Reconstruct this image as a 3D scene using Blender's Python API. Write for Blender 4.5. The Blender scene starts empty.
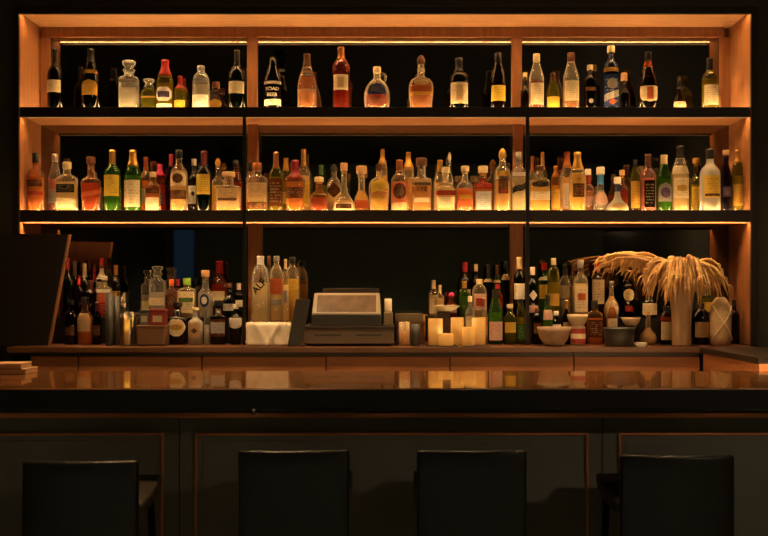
import bpy, bmesh, math, random
from mathutils import Vector, Matrix
random.seed(7)
S = bpy.context.scene
COL = S.collection
F = 981.0; CX = 384.0; HY = 290.0; CAMH = 1.34
PI = math.pi

def PX(px, D): return (px - CX) * D / F
def PZ(py, D): return CAMH - (py - HY) * D / F

# ------------------------------------------------------------------ materials
def lin(c):
    if isinstance(c, str):
        c = c.lstrip('#'); c = [int(c[i:i+2], 16) / 255 for i in (0, 2, 4)]
        return tuple((v / 12.92 if v <= .04045 else ((v + .055) / 1.055) ** 2.4) for v in c)
    return tuple(c)
MATS = {}
def newmat(name):
    m = bpy.data.materials.new(name); m.use_nodes = True
    nt = m.node_tree; nt.nodes.clear()
    out = nt.nodes.new('ShaderNodeOutputMaterial')
    MATS[name] = m
    return m, nt, out
def N(nt, t, **kw):
    n = nt.nodes.new(t)
    for k, v in kw.items():
        if k in n.inputs: n.inputs[k].default_value = v
        else: setattr(n, k, v)
    return n
def c4(c): return (c[0], c[1], c[2], 1)

def principled(name, col, rough=.5, metal=0, coat=0, spec=.5, noise=None, stretch=(1, 1, 1), amt=.25, bump=0, nscale=20, sheen=0):
    if name in MATS: return MATS[name]
    m, nt, out = newmat(name)
    p = N(nt, 'ShaderNodeBsdfPrincipled')
    col = lin(col)
    p.inputs['Base Color'].default_value = c4(col); p.inputs['Roughness'].default_value = rough
    p.inputs['Metallic'].default_value = metal; p.inputs['Coat Weight'].default_value = coat
    p.inputs['Specular IOR Level'].default_value = spec
    p.inputs['Sheen Weight'].default_value = sheen
    if noise:
        tc = N(nt, 'ShaderNodeTexCoord'); mp = N(nt, 'ShaderNodeMapping'); mp.inputs['Scale'].default_value = stretch
        nz = N(nt, 'ShaderNodeTexNoise'); nz.inputs['Scale'].default_value = nscale; nz.inputs['Detail'].default_value = 6
        nt.links.new(tc.outputs['Object'], mp.inputs['Vector']); nt.links.new(mp.outputs['Vector'], nz.inputs['Vector'])
        r = N(nt, 'ShaderNodeValToRGB')
        r.color_ramp.elements[0].position = .3; r.color_ramp.elements[1].position = .7
        r.color_ramp.elements[0].color = c4([v * (1 - amt) for v in col]); r.color_ramp.elements[1].color = c4([min(1, v * (1 + amt)) for v in col])
        nt.links.new(nz.outputs['Fac'], r.inputs['Fac']); nt.links.new(r.outputs['Color'], p.inputs['Base Color'])
        if bump:
            b = N(nt, 'ShaderNodeBump'); b.inputs['Strength'].default_value = bump; b.inputs['Distance'].default_value = .004
            nt.links.new(nz.outputs['Fac'], b.inputs['Height']); nt.links.new(b.outputs['Normal'], p.inputs['Normal'])
    nt.links.new(p.outputs[0], out.inputs[0])
    return m

def glass(key, col, refr=.45, rough=.03, transl=0.0):
    name = 'glass_' + key
    if name in MATS: return MATS[name]
    m, nt, out = newmat(name); col = c4(lin(col))
    t = N(nt, 'ShaderNodeBsdfTransparent'); t.inputs[0].default_value = col
    g = N(nt, 'ShaderNodeBsdfGlass'); g.inputs['Color'].default_value = col; g.inputs['Roughness'].default_value = rough; g.inputs['IOR'].default_value = 1.35
    gl = N(nt, 'ShaderNodeBsdfGlossy'); gl.inputs['Roughness'].default_value = .06; gl.inputs[0].default_value = (.9, .9, .9, 1)
    fr = N(nt, 'ShaderNodeFresnel'); fr.inputs[0].default_value = 1.45
    m1 = N(nt, 'ShaderNodeMixShader'); m1.inputs[0].default_value = refr
    nt.links.new(t.outputs[0], m1.inputs[1]); nt.links.new(g.outputs[0], m1.inputs[2])
    last = m1
    if transl:
        tr = N(nt, 'ShaderNodeBsdfTranslucent'); tr.inputs[0].default_value = col
        df = N(nt, 'ShaderNodeBsdfDiffuse'); df.inputs[0].default_value = col
        mm = N(nt, 'ShaderNodeMixShader'); mm.inputs[0].default_value = .4
        nt.links.new(tr.outputs[0], mm.inputs[1]); nt.links.new(df.outputs[0], mm.inputs[2])
        m3 = N(nt, 'ShaderNodeMixShader'); lw = N(nt, 'ShaderNodeLayerWeight'); lw.inputs[0].default_value = .25
        ma = N(nt, 'ShaderNodeMath'); ma.operation = 'MULTIPLY_ADD'; ma.inputs[1].default_value = .7; ma.inputs[2].default_value = transl
        nt.links.new(lw.outputs['Facing'], ma.inputs[0]); nt.links.new(ma.outputs[0], m3.inputs[0])
        nt.links.new(last.outputs[0], m3.inputs[1]); nt.links.new(mm.outputs[0], m3.inputs[2]); last = m3
    m2 = N(nt, 'ShaderNodeMixShader')
    ge = N(nt, 'ShaderNodeNewGeometry'); sb_ = N(nt, 'ShaderNodeMath'); sb_.operation = 'SUBTRACT'; sb_.inputs[0].default_value = 1
    nt.links.new(ge.outputs['Backfacing'], sb_.inputs[1])
    fm = N(nt, 'ShaderNodeMath'); fm.operation = 'MULTIPLY'; nt.links.new(fr.outputs[0], fm.inputs[0]); nt.links.new(sb_.outputs[0], fm.inputs[1])
    nt.links.new(fm.outputs[0], m2.inputs[0]); nt.links.new(last.outputs[0], m2.inputs[1]); nt.links.new(gl.outputs[0], m2.inputs[2])
    nt.links.new(m2.outputs[0], out.inputs[0])
    return m

def liquid(key, col, transl=.5):
    name = 'liquid_' + key
    if name in MATS: return MATS[name]
    m, nt, out = newmat(name); col = c4(lin(col))
    t = N(nt, 'ShaderNodeBsdfTransparent'); t.inputs[0].default_value = col
    tr = N(nt, 'ShaderNodeBsdfTranslucent'); tr.inputs[0].default_value = col
    df = N(nt, 'ShaderNodeBsdfDiffuse'); df.inputs[0].default_value = col
    a = N(nt, 'ShaderNodeMixShader'); a.inputs[0].default_value = .5
    nt.links.new(tr.outputs[0], a.inputs[1]); nt.links.new(df.outputs[0], a.inputs[2])
    b = N(nt, 'ShaderNodeMixShader'); b.inputs[0].default_value = transl
    rf = N(nt, 'ShaderNodeBsdfRefraction'); rf.inputs['Color'].default_value = col; rf.inputs['Roughness'].default_value = .08; rf.inputs['IOR'].default_value = 1.3
    tm = N(nt, 'ShaderNodeMixShader'); tm.inputs[0].default_value = .5
    nt.links.new(t.outputs[0], tm.inputs[1]); nt.links.new(rf.outputs[0], tm.inputs[2])
    nt.links.new(tm.outputs[0], b.inputs[1]); nt.links.new(a.outputs[0], b.inputs[2])
    nt.links.new(b.outputs[0], out.inputs[0])
    return m

def paper(key, col, ink='#3a2412', rows=9, amt=.32):
    """printed label: faint rows of illegible print, slightly translucent paper"""
    name = 'label_paper_' + key
    if name in MATS: return MATS[name]
    m, nt, out = newmat(name); col = c4(lin(col)); ink = c4(lin(ink))
    uv = N(nt, 'ShaderNodeUVMap')
    sep = N(nt, 'ShaderNodeSeparateXYZ'); nt.links.new(uv.outputs[0], sep.inputs[0])
    def M(op, a, b=None):
        n = N(nt, 'ShaderNodeMath'); n.operation = op
        for i, x in enumerate((a, b)):
            if x is None: continue
            if hasattr(x, 'links'): nt.links.new(x, n.inputs[i])
            else: n.inputs[i].default_value = x
        return n.outputs[0]
    oi = N(nt, 'ShaderNodeObjectInfo')
    v = M('MULTIPLY', sep.outputs[1], rows); fl = M('FLOOR', v); fr = M('FRACT', v)
    comb = N(nt, 'ShaderNodeCombineXYZ')
    nt.links.new(M('ADD', M('MULTIPLY', sep.outputs[0], 9), M('MULTIPLY', oi.outputs['Random'], 40)), comb.inputs[0])
    nt.links.new(M('MULTIPLY', fl, 7.3), comb.inputs[1])
    nz = N(nt, 'ShaderNodeTexNoise'); nz.inputs['Scale'].default_value = 1.6; nt.links.new(comb.outputs[0], nz.inputs['Vector'])
    word = M('GREATER_THAN', nz.outputs['Fac'], .5)
    band = M('MULTIPLY', M('GREATER_THAN', fr, .25), M('LESS_THAN', fr, .75))
    inside = M('MULTIPLY', M('LESS_THAN', M('ABSOLUTE', M('SUBTRACT', sep.outputs[0], .5)), .38), M('LESS_THAN', M('ABSOLUTE', M('SUBTRACT', sep.outputs[1], .5)), .42))
    mask = M('MULTIPLY', M('MULTIPLY', M('MULTIPLY', word, band), inside), amt)
    mix = N(nt, 'ShaderNodeMix'); mix.data_type = 'RGBA'
    nt.links.new(mask, mix.inputs['Factor']); mix.inputs['A'].default_value = col; mix.inputs['B'].default_value = ink
    df = N(nt, 'ShaderNodeBsdfDiffuse'); tr = N(nt, 'ShaderNodeBsdfTranslucent')
    nt.links.new(mix.outputs['Result'], df.inputs[0]); nt.links.new(mix.outputs['Result'], tr.inputs[0])
    ms = N(nt, 'ShaderNodeMixShader'); ms.inputs[0].default_value = .3
    nt.links.new(df.outputs[0], ms.inputs[1]); nt.links.new(tr.outputs[0], ms.inputs[2])
    nt.links.new(ms.outputs[0], out.inputs[0])
    return m

def emit(name, col, strength):
    m, nt, out = newmat(name)
    e = N(nt, 'ShaderNodeEmission'); e.inputs[0].default_value = c4(lin(col)); e.inputs[1].default_value = strength
    nt.links.new(e.outputs[0], out.inputs[0]); return m

WOOD = principled('lining_wood', '#b98a5e', .5, noise=1, stretch=(.6, 6, 6), amt=.18, nscale=9, spec=.3)
WOODV = principled('lining_wood_vertical', '#9c6a42', .5, noise=1, stretch=(6, 6, .6), amt=.18, nscale=9, spec=.3)
DARKW = principled('dark_stained_wood', '#33281d', .45, noise=1, stretch=(.5, 6, 6), amt=.3, nscale=10, spec=.4)
SHELFEDGE = principled('shelf_edge_wood', '#241c15', .5, spec=.3)
CTRW = principled('back_counter_wood', '#5a3820', .38, noise=1, stretch=(.5, 5, 5), amt=.25, nscale=9)
DRAWW = principled('drawer_front_wood', '#946038', .5, noise=1, stretch=(.5, 5, 5), amt=.22, nscale=9, spec=.3)
BARTOP = principled('bar_top_lacquer', '#8a5626', .17, noise=1, stretch=(.4, 8, 8), amt=.4, nscale=6, coat=.8, spec=.7)
BARFRONT = principled('bar_front_paint', '#7c7b70', .55, noise=1, amt=.1, nscale=3, spec=.3)
COPPER = principled('copper_trim', '#e08a54', .4, metal=.5)
BLACKMETAL = principled('black_metal', '#1c1915', .4, metal=.6)
LEATHER = principled('black_leather', '#1a1b17', .34, noise=1, amt=.3, nscale=60, bump=.15, spec=.35)
BOARD = principled('shaded_board_face', '#1c130d', .6, spec=.25)  # front of the brown board darkened to stand for its unlit side
EDGEW = principled('lit_board_edge_wood', '#8a6238', .5)  # edge coloured lighter than the board to stand for light catching it
PLASTIC = principled('black_plastic', '#2a2a24', .45)
BEIGE = principled('register_beige', '#5f4e3c', .5)
CREAMPL = principled('register_cream', '#75674e', .45)
WALLM = principled('dark_wall_paint', '#3a372c', .8, noise=1, amt=.15, nscale=4, spec=.2)
FLOORM = principled('floor_boards', '#8a7f6c', .5, noise=1, stretch=(8, .6, 1), amt=.3, nscale=6)
LABELCOL = dict(cream='#e6d5ab', white='#f2ead8', yellow='#e8c651', gold='#c39a45', black='#14100c', red='#a02c20', orange='#c8683a',
                pink='#e0b8a4', sky='#4d90d0', green='#3f6b2a', blue='#26355e', grey='#9a948a', brown='#5b3218', silver='#b9b6ae', rose='#c9a0a8', purple='#4d3a5c', tan='#c9a878')
def PAP(k):
    return paper(k, LABELCOL[k], ink='#d8c9a0' if k in ('black', 'blue', 'brown', 'purple', 'red', 'green') else '#3a2412')
CAPCOL = dict(black=('#100e0c', .4, 0), gold=('#c79a4a', .35, .8), red=('#b01e1e', .4, 0), wine=('#5e1420', .45, 0), cork=('#c9a070', .8, 0), white=('#efe6d2', .45, 0),
              silver=('#c4c0b6', .3, .9), brown=('#5b3318', .5, 0), orange=('#e0622c', .45, 0), lime=('#8ec63a', .4, 0), blue=('#2a5fa8', .4, 0), pink=('#d2326e', .4, 0),
              cream=('#e2cd9a', .5, 0), copper=('#b5703c', .35, .8), green=('#2f5a2a', .45, 0), cherry=('#8e1226', .45, 0))
def CAP(k): h, r, me = CAPCOL[k]; return principled('cap_' + k, h, r, metal=me)
GL = dict(clear=('#fcfaf2', .2, .03, .10), warm=('#fdf2d8', .15, .03, .09), frost=('#f2efe2', .3, .3, .5), green=('#6fa850', .15, .04, .12), dkgreen=('#1d3418', .15, .05, .05),
          olive=('#a8a648', .15, .04, .1), amber=('#f6cc96', .2, .04, .05), brown=('#4a220e', .2, .05, .05), black=('#0d0b08', .05, .1, .02), red=('#cc7450', .2, .04, .08), blue=('#2c4c86', .3, .04, .1), purple=('#54405e', .3, .05, .1), pink=('#f0c4b4', .2, .05, .15), vessel=('#fcfaf2', .12, .02, 0))
def GLA(k): a = GL[k]; return glass(k, a[0], a[1], a[2], a[3])
LQ = dict(amberclear=('#e6a452', .3), redclear=('#c4643a', .3), amber=('#f0be6a', .8), gold=('#f9d890', .8), red=('#d0683c', .8), dark=('#7e3c1a', .4), pale=('#f8e8b8', .8), water=('#faf4e4', .5), green=('#b8bc50', .8), rose=('#e8a896', .8), orange=('#f0965a', .8), yellow=('#fadc70', .8), purple=('#76526a', .4))
def LIQ(k): return liquid(k, *LQ[k])

# ------------------------------------------------------------------ object helpers
def obj(name, bm, mat, parent=None, smooth=True, loc=None, bevel=0, seg=2):
    me = bpy.data.meshes.new(name)
    bmesh.ops.recalc_face_normals(bm, faces=bm.faces) if smooth != 'keep' else None
    bm.to_mesh(me); bm.free()
    if smooth:
        for p in me.polygons: p.use_smooth = True
    o = bpy.data.objects.new(name, me); COL.objects.link(o)
    if mat: me.materials.append(mat)
    if parent: o.parent = parent
    if loc is not None: o.location = loc
    if bevel:
        b = o.modifiers.new('bevel', 'BEVEL'); b.width = bevel; b.segments = seg; b.limit_method = 'ANGLE'; b.angle_limit = math.radians(40)
        b.harden_normals = False
    return o
def empty(name, loc, rz=0):
    e = bpy.data.objects.new(name, None); COL.objects.link(e); e.location = loc; e.rotation_euler = (0, 0, rz); e.empty_display_size = .05
    return e
def tag(o, label, cat, group=None):
    o['label'] = label; o['category'] = cat
    if group: o['group'] = group
    return o
def thing(name, loc, label, cat, group=None, rz=0): return tag(empty(name, loc, rz), label, cat, group)
def bx(bm, x0, x1, y0, y1, z0, z1):
    v = [bm.verts.new((x, y, z)) for x in (x0, x1) for y in (y0, y1) for z in (z0, z1)]
    for q in ((0, 1, 3, 2), (4, 6, 7, 5), (0, 4, 5, 1), (2, 3, 7, 6), (0, 2, 6, 4), (1, 5, 7, 3)): bm.faces.new([v[i] for i in q])
    return v
def box(name, x0, x1, y0, y1, z0, z1, mat, parent=None, bevel=0, seg=2):
    bm = bmesh.new(); bx(bm, x0, x1, y0, y1, z0, z1)
    return obj(name, bm, mat, parent, smooth=False, bevel=bevel, seg=seg)
def lathe(bm, prof, n=24, c=(0, 0, 0), cap0=True, cap1=True, sx=1, sy=1):
    rings = []
    for r, z in prof:
        rings.append([bm.verts.new((c[0] + sx * r * math.cos(2 * PI * i / n), c[1] + sy * r * math.sin(2 * PI * i / n), c[2] + z)) for i in range(n)])
    for a, b in zip(rings, rings[1:]):
        for i in range(n): bm.faces.new((a[i], a[(i + 1) % n], b[(i + 1) % n], b[i]))
    if cap0: bm.faces.new(rings[0][::-1])
    if cap1: bm.faces.new(rings[-1])
def tube(bm, pts, radii, n=8):
    pts = [Vector(p) for p in pts]; rings = []
    for i, p in enumerate(pts):
        t = (pts[min(i + 1, len(pts) - 1)] - pts[max(i - 1, 0)]).normalized()
        a = t.cross(Vector((0, 1, 0.13))).normalized(); b = t.cross(a).normalized()
        r = radii[i] if hasattr(radii, '__len__') else radii
        rings.append([bm.verts.new(p + (a * math.cos(2 * PI * k / n) + b * math.sin(2 * PI * k / n)) * r) for k in range(n)])
    for a, b in zip(rings, rings[1:]):
        for i in range(n): bm.faces.new((a[i], a[(i + 1) % n], b[(i + 1) % n], b[i]))
    bm.faces.new(rings[0][::-1]); bm.faces.new(rings[-1])
def struct(o): o['kind'] = 'structure'; return o

# ------------------------------------------------------------------ bottles
PROF = dict(
    wine=[(.9, 0), (1, .02), (1, .58), (.94, .64), (.7, .70), (.42, .75), (.33, .79), (.30, .85), (.30, 1)],
    champ=[(.9, 0), (1, .02), (1, .42), (.95, .52), (.8, .62), (.58, .72), (.42, .81), (.35, .88), (.33, 1)],
    liquor=[(.92, 0), (1, .02), (1, .6), (.96, .66), (.8, .71), (.52, .755), (.38, .79), (.36, .84), (.36, 1)],
    taper=[(.92, 0), (1, .02), (1, .60), (.93, .64), (.75, .72), (.56, .80), (.44, .86), (.40, .9), (.40, 1)],
    square=[(.94, 0), (1, .02), (1, .66), (.97, .70), (.75, .735), (.44, .765), (.38, .79), (.36, 1)],
    squat=[(.9, 0), (1, .04), (1, .52), (.92, .6), (.65, .68), (.42, .73), (.4, .8), (.4, 1)],
    jug=[(.62, 0), (.82, .03), (.95, .15), (1, .30), (.97, .44), (.83, .57), (.6, .67), (.34, .73), (.26, .77), (.25, 1)],
    onion=[(.85, 0), (1, .03), (1, .20), (.9, .28), (.62, .38), (.4, .47), (.28, .58), (.24, .7), (.24, 1)],
    cone=[(.92, 0), (1, .03), (.97, .12), (.85, .3), (.66, .48), (.46, .62), (.38, .70), (.36, 1)],
    trap=[(.74, 0), (.80, .02), (1, .60), (.98, .66), (.7, .71), (.42, .75), (.36, .78), (.35, 1)],
    bulge=[(.88, 0), (.92, .02), (.88, .5), (.92, .58), (1, .66), (.96, .72), (.72, .78), (.42, .83), (.34, .87), (.32, 1)],
    rye=[(.9, 0), (.94, .03), (1, .64), (1, .70), (.92, .735), (.6, .76), (.42, .785), (.4, 1)],
    wide=[(.86, 0), (.88, .04), (.9, .2), (.98, .36), (1, .5), (.96, .60), (.78, .68), (.42, .73), (.28, .76), (.27, 1)],
    dome=[(.92, 0), (1, .02), (1, .62), (.96, .72), (.84, .79), (.62, .845), (.42, .875), (.38, .9), (.38, 1)],
    flask=[(.6, 0), (.85, .03), (1, .14), (1, .26), (.85, .38), (.55, .48), (.34, .57), (.28, .65), (.26, 1)],
    decanter=[(.95, 0), (1, .02), (1, .80), (.96, .86), (.62, .90), (.5, .93), (.5, 1)],
    carafe=[(.85, 0), (1, .03), (.92, .3), (.75, .45), (.45, .58), (.36, .66), (.36, 1)],
)
SQ = dict(square=5, decanter=5, rye=4.5, wide=2.6, trap=3)
def profr(prof, z):
    for (r0, z0), (r1, z1) in zip(prof, prof[1:]):
        if z0 <= z <= z1: return r0 + (r1 - r0) * (z - z0) / max(1e-6, z1 - z0)
    return prof[-1][0]
class Body:
    def __init__(s, shape, R, H, dr=None, sq=None):
        s.p = PROF[shape]; s.R = R; s.H = H; s.sq = sq or SQ.get(shape, 2); s.dr = dr or (.72 if s.sq > 3 else 1)
    def pt(s, zf, th, k=1.0, add=0.0):
        r = profr(s.p, zf); t = max(0, min(1, (r - .5) / .4)); t = t * t * (3 - 2 * t)
        n = 2 + (s.sq - 2) * t; dr = 1 + (s.dr - 1) * t
        c, q = math.cos(th), math.sin(th)
        x = math.copysign(abs(c) ** (2 / n), c); y = math.copysign(abs(q) ** (2 / n), q)
        rr = s.R * r * k + add
        return Vector((x * rr, y * (s.R * r * k * dr + add), zf * s.H))
    def mesh(s, k=1.0, z0=0.0, z1=1.0, n=28, add=0.0):
        bm = bmesh.new()
        zs = sorted({z for _, z in s.p if z0 < z < z1} | {z0, z1})
        rings = [[bm.verts.new(s.pt(z, 2 * PI * i / n, k, add)) for i in range(n)] for z in zs]
        for a, b in zip(rings, rings[1:]):
            for i in range(n): bm.faces.new((a[i], a[(i + 1) % n], b[(i + 1) % n], b[i]))
        bm.faces.new(rings[0][::-1]); bm.faces.new(rings[-1])
        return bm
    def patch(s, z0, z1, half, kind='rect', off=.0012, nu=14, nv=10, shift=0.0, sl=0.0):
        """label: a curved sheet with its own small thickness following the glass"""
        bm = bmesh.new(); uvl = bm.loops.layers.uv.new('UVMap')
        def P(u, v, o):
            w = 1.0
            if kind == 'oval': w = math.sqrt(max(0.0, 1 - v * v)) * .98 + .02
            elif kind == 'diamond': w = 1 - abs(v) * .96
            elif kind == 'arch': w = 1.0 if v < .1 else math.sqrt(max(0.0, 1 - ((v - .1) / .9) ** 2)) * .96 + .04
            elif kind == 'shield': w = 1.0 if v > -.1 else math.sqrt(max(0.0, 1 - ((-v - .1) / .9) ** 2)) * .9 + .1
            elif kind == 'hex': w = 1.0 if abs(v) < .45 else 1 - .5 * (abs(v) - .45) / .55
            th = -PI / 2 + shift + half * u * w
            z = z0 + (z1 - z0) * (v + 1) / 2 + sl * u * w
            return s.pt(min(max(z, .001), .995), th, 1, o)
        vs = [[[bm.verts.new(P(-1 + 2 * i / nu, -1 + 2 * j / nv, o)) for i in range(nu + 1)] for j in range(nv + 1)] for o in (off, off - .0005)]
        for L in (0, 1):
            for j in range(nv):
                for i in range(nu):
                    f = bm.faces.new((vs[L][j][i], vs[L][j][i + 1], vs[L][j + 1][i + 1], vs[L][j + 1][i]) if L == 0 else (vs[L][j][i], vs[L][j + 1][i], vs[L][j + 1][i + 1], vs[L][j][i + 1]))
                    for lp in f.loops:
                        for jj in (j, j + 1):
                            for ii in (i, i + 1):
                                if lp.vert is vs[L][jj][ii]: lp[uvl].uv = (ii / nu, jj / nv)
        return bm
def text_mesh(body, txt, zc, size, mat, parent, rot=0.0, name='lettering', xoff=0):
    cu = bpy.data.curves.new('t', 'FONT'); cu.body = txt; cu.size = size; cu.align_x = 'CENTER'; cu.align_y = 'CENTER'; cu.extrude = .0004; cu.offset = size * .018
    to = bpy.data.objects.new('t', cu); COL.objects.link(to)
    bpy.context.view_layer.update()
    me = bpy.data.meshes.new_from_object(to.evaluated_get(bpy.context.evaluated_depsgraph_get()))
    bpy.data.objects.remove(to)
    me.name = name
    for v in me.vertices:
        x, y = v.co.x * math.cos(rot) - v.co.y * math.sin(rot) + xoff, v.co.x * math.sin(rot) + v.co.y * math.cos(rot)
        zz = zc + y
        zf = min(.99, max(.001, zz / body.H)); R = body.R * profr(body.p, zf)
        th = -PI / 2 + max(-1.3, min(1.3, x / R))
        if body.sq > 2:
            u = max(-.98, min(.98, x / R)); v.co = (x, -(R * body.dr) * (1 - abs(u) ** body.sq) ** (1 / body.sq) - .0022 - v.co.z, zz)
        else:
            p = body.pt(zf, th, 1, .0022 + v.co.z); v.co = (p.x, p.y, zz)
    o = bpy.data.objects.new(name, me); COL.objects.link(o); me.materials.append(mat); o.parent = parent
    return o

ABOVE = ('cork', 'ball', 'stopper', 'tee')
def cap_mesh(style, r, h, z, body=None):
    bm = bmesh.new()
    if style in ('foil', 'wax') and body:
        o = .0012 if style == 'foil' else .002; n = 8; pr = []
        for i in range(n + 1):
            zz = z + (h - .0015) * i / n; rr = body.R * profr(body.p, min(.995, zz / body.H)) + o
            pr.append((rr + (.0012 if style == 'wax' and i == 0 else 0), zz))
        e = pr[-1][0]
        pr = pr[:-1] + [(e, z + h * .80), (e + .002, z + h * .81), (e + .002, z + h * .90), (e + .0002, z + h * .91), (e + .0002, z + h - .001), (e * .85, z + h)]
        pr.sort(key=lambda q: q[1]); lathe(bm, pr, 20)
    elif style == 'screw': lathe(bm, [(r * 1.14, z), (r * 1.18, z + .002), (r * 1.18, z + h - .002), (r * 1.05, z + h)], 20)
    elif style == 'cork': lathe(bm, [(r * .8, z - h * .3), (r * .82, z), (r * 1.3, z + .0005), (r * 1.36, z + h * .12), (r * 1.36, z + h * .88), (r * 1.2, z + h)], 20)
    elif style == 'tee': lathe(bm, [(r * .8, z - h * .3), (r * .82, z), (r * 1.7, z + h * .1), (r * 1.8, z + h * .25), (r * 1.8, z + h * .85), (r * 1.6, z + h)], 20)
    elif style == 'ball': lathe(bm, [(r * .7, z - h * .2), (r * .8, z)] + [(max(.12 * r, 1.25 * r * math.sin(PI * (.22 + .78 * i / 9))), z + h * .06 + h * .94 * (1 - math.cos(PI * i / 9)) / 2) for i in range(10)], 20)
    elif style == 'stopper': lathe(bm, [(r * .75, z - h * .2), (r * .8, z), (r * 1.25, z + h * .04), (r * 1.3, z + h * .2), (r * .85, z + h * .32), (r * .9, z + h * .45), (r * 1.4, z + h * .7), (r * 1.45, z + h * .92), (r * 1.2, z + h)], 10)
    elif style == 'pourer': lathe(bm, [(r * 1.15, z), (r * 1.15, z + h * .3), (r * .55, z + h * .42), (r * .42, z + h * .98), (r * .36, z + h)], 16)
    return bm

def bottle(px, ytop, w, shape, gl, liq, cap, labels, D, base, label, cat='bottle', group=None, name='liquor_bottle', fill=.6, extra=None):
    x = PX(px, D); ztop = PZ(ytop, D); H = ztop - base; R = .5 * w * D / F
    root = thing(name, (x, D, base), label, cat, group)
    style, ccol, cf = cap
    hb = H * (1 - cf) if style in ABOVE else H * .985
    b = Body(shape, R, hb)
    obj('body', b.mesh(), GLA(gl), root)
    if liq: obj('liquid', b.mesh(.94, .025, fill), LIQ(liq), root)
    rn = b.R * profr(b.p, .99)
    zc = hb + .0004 if style in ABOVE else H * (1 - cf)
    if style == 'screw': rn = max(rn, b.R * profr(b.p, min(.99, zc / hb + .06)))
    co = obj('stopper' if style == 'stopper' else 'cap', cap_mesh(style, rn, H * cf if style not in ABOVE else H * cf - .001, zc, b), GLA('clear') if ccol == 'glass' else CAP(ccol), root)
    for li, L in enumerate(labels):
        z0, z1, half, colr = L[:4]; kind = L[4] if len(L) > 4 else 'rect'; em = L[5] if len(L) > 5 else None
        k = H / hb
        o = obj('neck_label' if z0 > .66 else 'label', b.patch(z0 * k, min(.98, z1 * k), math.radians(half), kind if kind != 'diag' else 'rect', sl=.05 if kind == 'diag' else 0), PAP(colr), root, smooth='keep')
        if em:
            ez0, ez1, eh, ec, ek = em
            obj('emblem', b.patch(ez0 * k, ez1 * k, math.radians(eh), ek, off=.0022), PAP(ec), o, smooth='keep')
    if extra: extra(root, b, H)
    return root

exec_rows = []
TOPZ, MIDZ, CTRZ, RISZ, CLOZ = 2.296, 1.750, 1.050, 1.190, 1.172
F1, B1 = 5.295, 5.43
GT, GM, GC = 'bottles on the top shelf', 'bottles on the middle shelf', 'bottles on the back counter'

def txt_stout(root, b, H):
    m = PAP('white')
    text_mesh(b, 'ROAD', H * .40, .026, m, root); text_mesh(b, 'BEER', H * .295, .026, m, root)
def txt_rye(root, b, H):
    text_mesh(b, 'RYE', H * .43, .036, PAP('brown'), root)
def txt_alf(root, b, H):
    text_mesh(b, 'ALF', H * .54, .052, PAP('black'), root, rot=math.radians(48), xoff=-.002)
def jug_handle(root, b, H):
    bm = bmesh.new(); r = b.R
    tube(bm, [(r * .22, 0, H * .80), (r * .45, 0, H * .86), (r * .62, 0, H * .83), (r * .66, 0, H * .74), (r * .5, 0, H * .64)], .0055, 8)
    obj('handle', bm, GLA('warm'), root)

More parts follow.
